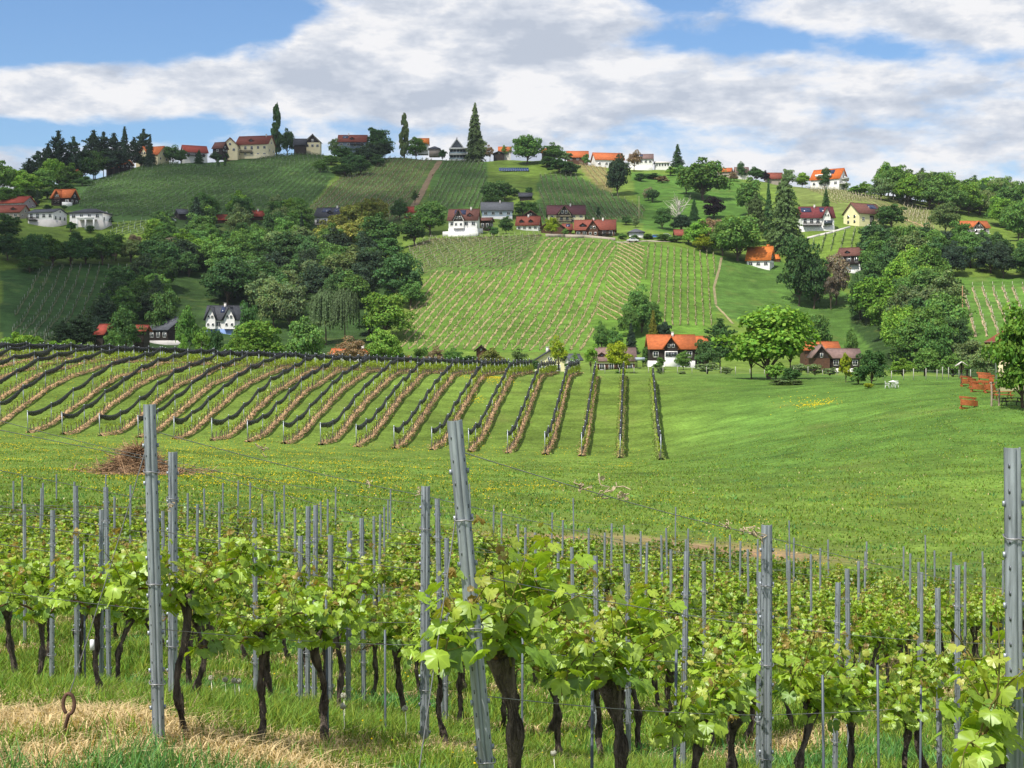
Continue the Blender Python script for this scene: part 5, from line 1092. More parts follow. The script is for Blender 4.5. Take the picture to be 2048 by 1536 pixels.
def make_vine(i):
    rs = np.random.RandomState(500+i); tk = MB(); cn = MB(); lf = MB()
    H = rs.uniform(.74, .85); lean = rs.normal(size=2)*.06; k = 26; t = np.linspace(0, 1, k); cv = rs.uniform(-.13, .13, 2); ph = rs.uniform(0, 6)
    path = np.column_stack([lean[0]*t+cv[0]*np.sin(t*3.1+ph*.2)+.013*np.sin(t*9+ph), lean[1]*t+cv[1]*np.sin(t*2.6)+.012*np.sin(t*11+ph*2), t*H-.08*(1-t)])
    rad = (.021+.010*(1-t)**2+.022*np.exp(-((t-.97)/.10)**2)+.005*np.sin(t*17+ph)+.004*np.sin(t*31+2*ph))*rs.uniform(.8, 1.25)
    tk.tube(path, rad, 11, rough=.17, seed=i)
    # loose bark strips
    for s in range(26):
        a = rs.uniform(0, 6.28); j = rs.randint(2, k-5); L_ = rs.randint(2, 6); off = np.array((math.cos(a), math.sin(a), 0)); pts = [path[j+q]+off*(rad[j+q]*(1.02+.22*(q == L_-1)+.1*rs.rand())) for q in range(L_)]
        if L_ > 1: tk.tube(pts, [.006]*(L_-1)+[.002], 3, cap=False)
    head = path[-1]
    for s in range(5):
        a = rs.uniform(0, 6.28); e = head+np.array((math.cos(a)*.09, math.sin(a)*.04, rs.uniform(.0, .10))); tk.tube([head, (head+e)/2+rs.normal(size=3)*.01, e], [.03, .024, .014], 7, rough=.2, seed=s)
    canes = []
    for sgn in (-1, 1):
        L_ = rs.uniform(.46, .62); up = rs.uniform(.06, .2); q = np.linspace(0, 1, 9); cp = head[None]+np.column_stack([sgn*L_*q, rs.normal()*.02*q, up*np.sin(q*math.pi*.8)+rs.uniform(-.03, .05)*q]); cn.tube(cp, np.linspace(.011, .005, 9), 5, c=(1, 1, 1)); canes.append(cp)
    # shoots
    starts = [c[j] for c in canes for j in (1, 2, 3, 4, 5, 6, 7, 8)]+[head+rs.normal(size=3)*.03 for _ in range(5)]
    for st in starts:
        if rs.rand() < .12: continue
        L_ = rs.uniform(.14, .36)*(1.35 if rs.rand() < .10 else 1); m_ = max(4, int(L_/.036)); d = np.array((rs.normal()*.30, rs.normal()*.38, 1.0)); d /= np.linalg.norm(d); q = np.linspace(0, 1, m_)
        bend = rs.normal(size=3)*.10; sp = st[None]+d[None]*(L_*q)[:, None]+bend[None]*(q**2)[:, None]; cn.tube(sp, np.linspace(.0048, .0018, m_), 4, c=(.75, 1.3, .5), cap=False)
        side = rs.choice((-1, 1)); az0 = rs.uniform(0, 6.28)
        jj = np.arange(m_); tt = q; az = az0+jj*math.pi+rs.normal(size=m_)*.5
        out = np.column_stack([np.cos(az), np.sin(az), rs.uniform(-.1, .4, m_)]); out = unit(out); pl = (.055*(1-tt)+.02)
        base = sp+out*pl[:, None]*rs.uniform(.7, 1.4, (m_, 1)); size = (.060*(1-tt)**.6+.020)*rs.uniform(.65, 1.15, m_)
        tip = unit(out+np.column_stack([np.zeros(m_), np.zeros(m_), rs.uniform(-2.0, -.2, m_)])); up_ = unit(np.array((0, 0, .7))+out*rs.uniform(.5, 1.4, (m_, 1))+rs.normal(size=(m_, 3))*.25)
        green = np.array((.30, .44, .038)); young = np.array((.42, .36, .09)); dark = np.array((.16, .28, .035)); w = np.clip(tt*1.6-.92+rs.normal(size=m_)*.12, 0, 1)[:, None]
        col = (green*(1-w)+young*w)*rs.uniform(.75, 1.2, (m_, 1)); dk = (rs.rand(m_) < .22)[:, None]; col = np.where(dk & (w < .3), dark*rs.uniform(.8, 1.2, (m_, 1)), col)
        leaves(lf, base, tip, up_, size, col, rs)
        for a, b in zip(sp, base): cn.bar(a, b, .0026, c=(.9, 1.6, .5))
        if rs.rand() < .38:   # young reddish tip
            e = sp[-1]; kk = 5; leaves(lf, e+rs.normal(size=(kk, 3))*.012, unit(rs.normal(size=(kk, 3))+(0, 0, .8)), unit(rs.normal(size=(kk, 3))), np.full(kk, .022)*rs.uniform(.7, 1.3, kk), np.array((.34, .25, .075))*rs.uniform(.7, 1.2, (kk, 1)), rs)
    kk = 13; a = rs.uniform(0, 6.28, kk); b = head[None]+np.column_stack([rs.normal(size=kk)*.16, rs.normal(size=kk)*.09, rs.uniform(-.02, .14, kk)]); out = unit(np.column_stack([np.cos(a), np.sin(a), rs.uniform(-.2, .3, kk)]))
    leaves(lf, b, unit(out+(0, 0, -.9)), unit(out+(0, 0, .6)), rs.uniform(.04, .065, kk), np.array((.20, .33, .035))*rs.uniform(.7, 1.25, (kk, 1)), rs)
    for cp in canes:
        kk = 16; j = rs.randint(1, 9, kk); a = rs.uniform(0, 6.28, kk); b = cp[j]+np.column_stack([rs.normal(size=kk)*.05, rs.normal(size=kk)*.09, rs.uniform(0, .26, kk)]); out = unit(np.column_stack([np.cos(a), np.sin(a), rs.uniform(-.3, .4, kk)]))
        leaves(lf, b, unit(out+(0, 0, -.8)), unit(out+(0, 0, .6)), rs.uniform(.035, .062, kk), np.array((.25, .39, .035))*rs.uniform(.7, 1.3, (kk, 1)), rs)
    return tk.mesh('vine_trunk', [M_vbark], True), cn.mesh('vine_canes', [M_cane]), lf.mesh('vine_foliage', [M_vleaf])
NVINE = 10
VP = [make_vine(i) for i in range(NVINE)]
VINES = []
def vine(x, y, phi, label=None, near=None, sc=1.0, rowk=0):
    z = float(zxy(x, y)); o = empty('grape_vine', (x, y, z-.02), phi)
    a, b, c = VP[random.randrange(NVINE)]
    s = sc*random.uniform(.9, 1.12)*(.86 if y < 12 and x < -.4 else 1)
    for nm, me in (('trunk', a), ('canes', b), ('foliage', c)): q = link(nm, me, o); q.scale = (s, s, s*random.uniform(.98, 1.04))
    VINES.append((o, x, y, label, rowk)); return o
ROWD = np.array((.52, .854)); ROWD /= np.linalg.norm(ROWD)
PHI = math.atan2(ROWD[1], ROWD[0])
def fore_vines():
    put = []
    # second-row line from the left end post, third line from the leaning post, set from what the photo shows
    r1 = np.array((-1.96, 7.7)); e1 = unit(np.array((.487, .873))); r2 = np.array((-.2, 6.2)); e2 = unit(np.array((.55, .835)))
    lab1 = ['dark vine standing directly behind the left steel end post', 'stout dark vine, first one right of the left steel post', 'vine with a leaning trunk and thin stake, second right of the left steel post', 'vine just behind the upright central post']
    for k, t in enumerate((.3, .85, 1.55, 3.0)): put.append((*(r1+e1*t), lab1[k], 1))
    lab2 = ['thick shaggy vine trunk tied behind the leaning central end post', 'stout twisted vine, first one right of the leaning central post', 'thick vine, second one right of the leaning central post', 'dark vine just before the upright post right of centre', 'dark vine, first one right of the upright post right of centre', 'crooked vine, second one right of the upright post right of centre']
    for k, t in enumerate((.33, 1.33, 2.19, 3.02, 4.09, 4.98)): put.append((*(r2+e2*t), lab2[k], 2))
    for t in np.arange(3.9, 42, .9): put.append((*(r1+e1*t+np.array((RS.normal()*.03, 0))), None, 1))
    for t in np.arange(5.9, 42, .9): put.append((*(r2+e2*t), None, 2))
    r3 = np.array((2.02, 5.9)); put.append((1.93, 5.75, 'bright big-leaved vine beside the steel post at the right edge', 3)); put.append((*(r3+ROWD*1.1), None, 3))
    nrm = np.array((ROWD[1], -ROWD[0])); base = r1@nrm
    rows = {}
    for j in range(1, 17):
        off = base-j*1.95; P0 = nrm*off
        for t in np.arange(4, 60, .9):
            p = P0+ROWD*(t+.3*math.sin(j*2.1)); x, y = p
            if y < 8.2 or abs(x/y) > .385: continue
            if y > 40+3*math.sin(x*.4): continue
            if j == 1 and y < 9.9: continue
            put.append((x, y, None, -j))
    put = [p for p in put if p[1] < 42]
    put.sort(key=lambda p: p[0]**2+p[1]**2)
    inds, rest = put[:300], put[300:]
    for x, y, lab, r in inds: vine(x, y, PHI+RS.normal()*.08+(math.pi if random.random() < .5 else 0), lab, sc=(1.08 if lab and 'thick shaggy' in lab else 1.2 if lab and 'right edge' in lab and 'big' in lab else 1.0), rowk=r)
    rowsn = {}
    for v in VINES:
        if not v[3]: rowsn.setdefault(v[4], []).append(v)
    nm = {1: 'in the row of the left end post', 2: 'in the row of the leaning central post', 3: 'in the row of the right edge post'}
    for r, L_ in rowsn.items():
        L_.sort(key=lambda v: v[2])
        w = nm.get(r, 'in the %s row behind the left end post' % ordn(-r-1) if r < 0 else '')
        for i, v in enumerate(L_): tag(v[0], 'grape vine, %s from the front %s' % (ordn(i), w), 'grape vine', 'vines of the foreground vineyard')
    for v in VINES:
        if v[3]: tag(v[0], v[3], 'grape vine', 'vines of the foreground vineyard')
    # the remaining farther vines as one mass
    mb = MB(); rs = np.random.RandomState(5)
    for x, y, lab, r in rest:
        z = float(zxy(x, y)); mb.tube([(x, y, z), (x+.03, y, z+.4), (x, y, z+.75)], [.04, .035, .04], 5, 1, (1, 1, 1)); k = 150
        l = rs.normal(size=k)*.33; pp = np.column_stack([x+ROWD[0]*l+rs.normal(size=k)*.1, y+ROWD[1]*l+rs.normal(size=k)*.1, z+rs.uniform(.65, 1.3, k)])
        g = np.where((rs.rand(k) < .2)[:, None], np.array((.27, .22, .055))[None], np.array((.13, .22, .022))[None])*rs.uniform(.6, 1.3, (k, 1)); cards(mb, pp, unit(rs.normal(size=(k, 3))+(0, 0, .5)), .055*rs.uniform(.6, 1.3, k), g, rs=rs)
    if rest: ob = mb.obj('distant_vines', [M_vleaf, M_vbark]); ob['kind'] = 'stuff'; tag(ob, 'farthest vines at the back edge of the foreground vineyard', 'vines')
fore_vines()
# ------------------------------------------------------------------ steel posts
def post_mesh(L_, seed=0, w=.065):
    mb = MB(); s = w/.066
    prof = np.array([(-.033, 0), (-.033, .012), (-.028, .012), (-.026, .004), (-.012, -.030), (-.006, -.030), (-.002, -.018), (.002, -.018), (.006, -.030), (.012, -.030), (.026, .004), (.028, .012), (.033, .012), (.033, 0), (.028, -.004), (.016, -.036), (.003, -.036), (0, -.024), (-.003, -.036), (-.016, -.036), (-.028, -.004)])*s
    n = len(prof); zs = np.array([-.5, L_]); V = np.concatenate([np.column_stack([prof, np.full(n, z)]) for z in zs])
    mb.add(V, [(i, (i+1) % n, (i+1) % n+n, i+n) for i in range(n)]); mb.add(V[n:], [tuple(range(n))])
    return mb.mesh('steel_post', [M_steel])
def hooks_mesh(L_):
    mb = MB(); 
    for z in np.arange(.15, L_-.05, .10):
        for sx in (-1, 1): mb.box(sx*.022, -.017, z, .008, .010, .016, 0, (.35, .35, .35))
    for z in np.arange(.2, L_-.05, .20): mb.box(.037, .002, z, .012, .008, .022, 0, (1.1, 1.1, 1.1)); mb.box(-.037, .002, z, .012, .008, .022, 0, (1.1, 1.1, 1.1))
    return mb.mesh('hook_slots', [M_steel])
PM = {1.95: post_mesh(1.95), 2.02: post_mesh(2.02, w=.066)}; HM = {1.95: hooks_mesh(1.95), 2.02: hooks_mesh(2.02)}
TIE = None
def tie_mesh():
    mb = MB(); a = np.linspace(0, 6.28, 13); mb.tube(np.column_stack([.042*np.cos(a), .042*np.sin(a), .004*np.sin(3*a)]), .0035, 5, cap=False); return mb.mesh('wire_tie', [M_wire])
TIE = tie_mesh()
POSTS = []
def post(px, top, d=None, L_=1.95, lean=0, label=None, rz=None, sc=1.0):
    if d is None:
        dd = np.linspace(13.5, 47, 400); yt = HY-F*(zpd(np.full(400, px), dd)+L_*sc)/dd
        i = np.argmin(np.abs(yt-top)+dd*.02); d = dd[i]
        if yt[i]-top > 12: sc = sc*min(1.35, 1+(yt[i]-top)*d/F/L_)
    x = (px-1024)/F*d; z = (HY-top)*d/F-L_*sc
    o = empty('vineyard_post', (x, d, z)); o.rotation_euler = (random.gauss(0, .006), lean, rz if rz is not None else random.uniform(-.35, .35))
    tw = 1 if (label and d < 11) else .72; p = link('steel_profile', PM[L_], o); p.scale = (tw, tw, sc)
    if d < 18:
        h = link('hook_slots', HM[L_], o); h['kind'] = 'stuff'; h.scale = (tw, tw, sc)
        for zz in (.55, 1.1, 1.62): q = link('wire_tie', TIE, o); q.location = (0, -.006, zz+random.uniform(-.05, .05)); q.rotation_euler = (.1, .1, 0)
    POSTS.append((o, px, d, label)); return o, np.array((x, d, z))
def fore_posts():
    near = [(320, 808, 7.6, 2.02, -.027, 'tall steel end post at the left, leaning slightly outwards', .25), (994, 836, 6.15, 2.02, -.092, 'large steel end post leaning left near the centre, closest of all', .15), (2034, 895, 5.6, 2.02, -.01, 'large steel post cut by the right edge', .1),
            (345, 904, 10.1, 1.95, 0, 'steel post close behind the left end post', 0), (849, 972, 10.1, 1.95, .004, 'upright steel post just left of the leaning central one', .1), (1532, 1050, 8.45, 1.95, .003, 'upright steel post right of centre with dried tendrils at its top', -.1),
            (1365, 1103, 12.0, 1.95, .02, 'steel post left of the upright post right of centre', 0), (1915, 1130, 12.0, 1.95, .0, 'steel post before the right-edge post', 0), (883, 997, 13.0, 1.95, -.02, 'steel post between the upright and the leaning central posts', 0)]
    res = {}
    for px, top, d, L_, ln, lab, rz in near: res[px] = post(px, top, d, L_, ln, lab, rz)
    far = [(26, 962), (43, 953), (50, 1008), (79, 976), (84, 966), (103, 1020), (113, 948), (150, 963), (154, 972), (157, 1003), (208, 949), (203, 1019), (218, 974), (229, 993), (260, 970), (329, 1022), (375, 986), (392, 1008), (410, 977), (439, 1003), (445, 966), (475, 961), (499, 965), (512, 1036), (526, 988), (550, 982), (557, 1024), (569, 970), (591, 1016), (601, 1072), (615, 1012), (628, 1010), (644, 1003), (655, 998), (659, 1070), (671, 974), (695, 1061),
           (728, 1036), (749, 1032), (758, 1029), (768, 1014), (775, 999), (781, 979), (891, 1076), (943, 968), (986, 1010), (1003, 1023), (1036, 1048), (1051, 1055), (1073, 1065), (1101, 1025), (1116, 1084), (1123, 1040), (1148, 996), (1150, 1094), (1177, 1056), (1195, 1112), (1207, 1065), (1222, 1047), (1249, 1050), (1257, 1127), (1282, 1062), (1289, 1085), (1325, 1070), (1336, 1056),
           (1350, 1014), (1375, 1057), (1343, 1099), (1372, 1078), (1410, 1122), (1427, 1074), (1461, 1069), (1479, 1082), (1498, 1098), (1516, 1144), (1514, 1078), (1576, 1088), (1580, 1041), (1587, 1075), (1579, 1120), (1623, 1108), (1640, 1096), (1658, 1079), (1669, 1164), (1700, 1137), (1718, 1122), (1728, 1103), (1733, 1083), (1807, 1093), (1820, 1107), (1837, 1124), (1843, 1144), (1852, 1070), (1870, 1101), (1880, 1175), (1899, 1104), (1930, 1124), (1967, 1103), (1968, 1136), (2005, 1120)]
    for i, (px, top) in enumerate(far):
        big = {601: 12.8, 659: 12.8, 695: 13, 512: 13.6, 203: 14, 103: 14, 1257: 12.8, 1516: 13.2, 1669: 12.6, 1880: 12.6, 891: 14, 1195: 14, 1700: 14}.get(px)
        post(px, top, big, lean=random.gauss(0, .012))
    rest = sorted([p for p in POSTS if not p[3]], key=lambda p: p[1])
    bins = {}
    for p in rest:
        dep = 'near' if p[2] < 18 else 'middle' if p[2] < 30 else 'far'; zone = 'left of the left end post' if p[1] < 320 else 'right of the left end post' if p[1] < 849 else 'right of the leaning central post' if p[1] < 1532 else 'nearest to the right edge'
        bins.setdefault((dep, zone), []).append(p)
    for (dep, zone), L_ in bins.items():
        for i, p in enumerate(L_): tag(p[0], 'slim steel post, %s from left among the %s ones %s' % (ordn(i), dep, zone), 'post', 'steel posts of the foreground vineyard')
    for p in POSTS:
        if p[3]: tag(p[0], p[3], 'post', 'steel posts of the foreground vineyard')
    return res
PR = fore_posts()
# ------------------------------------------------------------------ wires, stakes, anchors, tendrils
def wire(pts, r, label, name='trellis_wire', cat='wire', mat=None, group=None):
    mb = MB(); mb.tube(pts, r, 4, cap=False); o = mb.obj(name, mat or M_wire); tag(o, label, cat, group); return o
def along(a, b, sag=.03, n=14):
    a, b = np.array(a), np.array(b); t = np.linspace(0, 1, n)[:, None]; p = a+(b-a)*t; p[:, 2] -= sag*4*(t*(1-t))[:, 0]; return p
def fore_wires():
    def top(px, h): p = PR[px][1]; return p+np.array((0, 0, h))
    names = ('lowest', 'middle', 'topmost')
    for nm, h in zip(names, (.82, 1.35, 1.88)):
        a, b = top(320, h)+(-.027*h, 0, 0), top(849, h); c = b+np.array((ROWD[0]*9, ROWD[1]*9, 0)); c[2] = float(zxy(c[0], c[1]))+h
        wire(np.concatenate([along(a, b, .02), along(b, c, .05)]), .0022, '%s thin wire running from the left end post to the upright central post' % nm, group='trellis wires')
        a, b = top(994, h)+(-.092*h, 0, 0), top(1532, h); c = b+np.array((ROWD[0]*9, ROWD[1]*9, 0)); c[2] = float(zxy(c[0], c[1]))+h
        wire(np.concatenate([along(a, b, .02), along(b, c, .05)]), .0022, '%s thin wire running from the leaning central post to the upright post right of centre' % nm, group='trellis wires')
        a = top(345, h)-np.array((ROWD[0]*2, ROWD[1]*2, -.5)); b = top(345, h); c = top(883, h)
        wire(np.concatenate([along(a, b, .02), along(b, c, .03)]), .002, '%s thin wire running behind the left end post' % nm, group='trellis wires')
    b0 = np.array((-1.96, 7.7))@np.array((ROWD[1], -ROWD[0])); nn = np.array((ROWD[1], -ROWD[0]))
    for j in range(1, 9):
        P0 = nn*(b0-j*1.95); tt = [t for t in np.arange(3, 48, .5) if (P0+ROWD*t)[1] > 8.6 and abs((P0+ROWD*t)[0]/(P0+ROWD*t)[1]) < .39 and (P0+ROWD*t)[1] < 40]
        if len(tt) < 6: continue
        for nm, h in (('lower', 1.2), ('upper', 1.8)):
            P = np.array([P0+ROWD*t for t in tt[::3]]); zz = zxy(P[:, 0], P[:, 1])+h-.02*(np.arange(len(P)) % 2)
            wire(np.column_stack([P, zz]), .0024, '%s thin wire of the %s row behind the left end post' % (nm, ordn(j-1)), group='trellis wires')
    # guy wires with their anchors
    x, y, z = at(130, 7.55); zz = z+.0
    anc = np.array((x, y, zz)); t1 = PR[320][1]+np.array((-.05, -.02, 1.85)); wire(along(t1, anc+(.02, 0, .25), .02), .0028, 'guy wire from the left end post down to the looped ground anchor', 'guy_wire')
    mb = MB(); a = np.linspace(-.5*math.pi, 1.35*math.pi, 20); loop = np.column_stack([x+.03*np.cos(a)+.02, np.full(20, y), zz+.21+.055*np.sin(a)]); mb.tube(np.concatenate([[(x-.02, y, zz-.3), (x-.01, y, zz+.05)], loop]), .010, 7); o = mb.obj('ground_anchor', surf('rusty_iron', (.11, .06, .04), .9, .4, 20), smooth=True); tag(o, 'rusty looped iron ground anchor in the dry grass at lower left', 'anchor')
    mb = MB(); p = t1*.32+anc*.68; mb.box(p[0], p[1], p[2], .02, .015, .055, 0); o = mb.obj('wire_tensioner', paint('plastic', (.75, .76, .78))); tag(o, 'small white tensioner hanging on the left guy wire', 'tensioner')
    anc2 = np.array((-.46, 5.75, -2.25)); t2 = PR[994][1]+np.array((-.16, -.02, 1.72)); wire(along(t2, anc2, .02), .0028, 'guy wire slanting down left of the leaning central post', 'guy_wire')
    mb = MB(); p = t2*.2+anc2*.8; q = t2*.17+anc2*.83; mb.bar(p+(t2-p)*.05, q, .016, .016); o = mb.obj('wire_tensioner', paint('plastic', (.62, .62, .6))); tag(o, 'grey tensioner low on the guy wire of the leaning central post', 'tensioner')
    # dried tendrils caught on the wires
    rs = np.random.RandomState(3); dm = surf('dried_tendril', (.42, .34, .22), .9, .3, 30)
    def tend(p, s, lab):
        mb = MB()
        for k in range(5):
            q = [np.array(p)+rs.normal(size=3)*s*.15]
            for j in range(5): q.append(q[-1]+rs.normal(size=3)*s*.33)
            mb.tube(q, .0032, 4)
        for k in range(2):
            c = np.array(p)+rs.normal(size=3)*s*.5; leaves(mb, c[None], unit(rs.normal(size=(1, 3))), unit(rs.normal(size=(1, 3))), np.array([s*.35]), np.ones((1, 3)), rs)
        o = mb.obj('dried_tendril', dm); tag(o, lab, 'dried tendril', 'dried tendrils on the wires')
    A, B = PR[994][1]+np.array((-.17, 0, 1.88)), PR[1532][1]+np.array((0, 0, 1.88))
    for t, lab in ((.33, 'pale dried tendril on the top wire, first right of the leaning post'), (.40, 'largest pale dried tendril on the top wire over the meadow'), (.46, 'pale dried tendril on the top wire, right of the largest one'), (.84, 'dried tendril on the top wire far left of the upright post right of centre'), (.90, 'dried tendril on the top wire approaching the upright post right of centre'), (.94, 'dried tendril on the top wire next to the upright post right of centre'), (.995, 'dried tendril knotted round the top of the upright post right of centre')):
        tend(A+(B-A)*t, .035 if t != .40 else .05, lab)
    for (px, py, d, lab) in [(737, 966, 10, 'small dried tendril over the meadow left of the upright central post'), (838, 984, 10, 'dried tendril tied at the top of the upright central post'), (522, 895, 9, 'dark dried tendril high over the meadow left of centre'), (343, 1010, 10, 'dried tendril tied round the post behind the left end post'), (1732, 1135, 12, 'dried tendril on a thin post right of centre'), (1362, 1205, 11.8, 'dried tendril on the post left of the upright post right of centre')]:
        tend(((px-1024)/F*d, d, (HY-py)*d/F), .03, lab)
    # thin plant stakes
    sm = surf('stake_steel', (.10, .12, .14), .5, .2, 9, metal=.3)
    for (px, top_, d, lab) in [(652, 1190, 9.2, 'thin dark stake beside the vine left of the upright central post'), (1186, 1245, 7.6, 'thin steel stake left of the twisted vine'), (770, 1260, 10.2, 'thin dark stake in front of the upright central post'), (1045, 1260, 10.5, 'thin dark stake right of the leaning central post'), (1353, 1290, 8.3, 'thin steel stake before the thick vine right of centre'), (1645, 1350, 9.3, 'thin stake right of the upright post right of centre'), (1755, 1330, 9.9, 'thin dark stake between two crooked vines'), (1842, 1370, 10.8, 'thin stake with a green tie near the right edge'), (168, 1088, 12.3, 'thin steel stake rising from the vines at far left'), (600, 1220, 12, 'thin stake behind the vines left of centre')]:
        x = (px-1024)/F*d; zt = (HY-top_)*d/F; zb = float(zxy(x, d))-.1; mb = MB(); mb.tube([(x+random.uniform(-.02, .02), d, zb), (x, d, max(zt, zb+.6))], .009, 6); o = mb.obj('plant_stake', sm); tag(o, lab, 'stake', 'plant stakes')
fore_wires()
# ------------------------------------------------------------------ grass, dry grass and flowers
def blades(n, d0, d1, h, w, dryrow, seed, umax=.43, jx=1.0):
    rs = np.random.RandomState(seed); d = np.sqrt(rs.uniform(d0*d0, d1*d1, n)); u = rs.uniform(-umax, umax, n); x = u*d
    px = 1024+F*u
    z = zpd(px, d); nrm = np.array((ROWD[1], -ROWD[0])); off = x*nrm[0]+d*nrm[1]
    b1 = np.array((-1.96, 7.7))@nrm; b2 = np.array((-.2, 6.2))@nrm
    k = np.where(off > b1+.9, np.abs(off-b2), np.abs((off-b1+.97) % 1.95-.97)); k = np.minimum(k, np.where(off > b1+.9, np.abs(off-b1), 9))
    nz = fillnoise(x, d, 1.2, 9)*.5+fillnoise(x, d, 4, 19)*.5
    dry = np.clip(1.0-(k/.42)**2, 0, 1)*np.clip(nz*1.1+.62, 0, 1)
    front = np.exp(-((d-7.9-.3*np.sin(x*2))/.72)**2)*np.clip((.04-u)*8, 0, 1)*1.3; dry = np.maximum(dry, front*np.clip(nz*1.2+1.0, 0, 1)); front = np.exp(-((d-7.6)/.5)**2)*np.clip((u+.1)*8, 0, 1); dry = np.maximum(dry, front*np.clip(nz*1.3+.5, 0, 1))
    isdry = rs.rand(n) < dry*dryrow+.035
    if d1 > 150:
        kp = rs.rand(n) < np.clip(1.25-(d-60)/150, .12, 1); kp &= rs.rand(n) > soil(x, d, px)*1.3; keep_z = np.where(kp, 0, -5.0); z = z+keep_z
    hh = h*rs.uniform(.45, 1.25, n)*(1+.35*fillnoise(x, d, 1.7, 4))*np.where(isdry, .8, 1); hh = np.maximum(hh, h*.25)*(np.clip(1.2-(d-60)/120, .35, 1) if d1 > 150 else 1)
    lean = rs.normal(size=(n, 2))*.42; lean = np.where(isdry[:, None], lean*2.0+rs.normal(size=(n, 2))*.3, lean)
    a = rs.uniform(0, 3.14, n); wx = np.cos(a)*w*rs.uniform(.6, 1.3, n); wy = np.sin(a)*w*rs.uniform(.6, 1.3, n)
    B = np.column_stack([x, d, z-.01]); S_ = np.column_stack([wx, wy, np.zeros(n)])/2
    Mi = B+np.column_stack([lean[:, 0]*hh*.3, lean[:, 1]*hh*.3, hh*.55]); Tp = B+np.column_stack([lean[:, 0]*hh, lean[:, 1]*hh, hh*np.where(isdry, .6, .95)])
    V = np.stack([B-S_, B+S_, Mi+S_*.8, Mi-S_*.8, Tp], 1).reshape(-1, 3); b = np.arange(n)[:, None]*5
    g = np.array((.195, .31, .05))*rs.uniform(.4, 1.4, (n, 1))*np.column_stack([rs.uniform(.75, 1.35, n), np.ones(n), rs.uniform(.7, 1.5, n)])
    bluish = (fillnoise(x, d, .8, 33) > .5); g = np.where((bluish)[:, None], g*np.array((.7, .95, 1.5)), g)
    dc = np.array((.66, .52, .29))*rs.uniform(.5, 1.25, (n, 1)); c = np.where(isdry[:, None], dc, g); c = np.repeat(c, 5, 0)
    mb = MB(); mb.add(V, b+np.array([[0, 1, 2, 3]]), 0, c); mb.f.append((b+np.array([[3, 2, 4]]), 0)); return mb
def put_stuff(mb, name, mat, lab, cat):
    o = mb.obj(name, mat); o['kind'] = 'stuff'; tag(o, lab, cat); return o
put_stuff(blades(150000, 6.3, 13, .15, .008, 1.0, 1), 'grass', M_grass, 'long grass with dry straw patches between the nearest vines', 'grass')
put_stuff(blades(120000, 13, 25, .16, .014, .9, 2), 'grass', M_grass, 'grass between the vine rows farther back', 'grass')
put_stuff(blades(100000, 25, 48, .18, .026, .7, 3), 'grass', M_grass, 'grass at the back of the foreground vineyard', 'grass')
put_stuff(blades(260000, 44, 200, .14, .07, 0, 4), 'meadow_grass', M_grass, 'rough meadow grass between the two vineyards', 'grass')
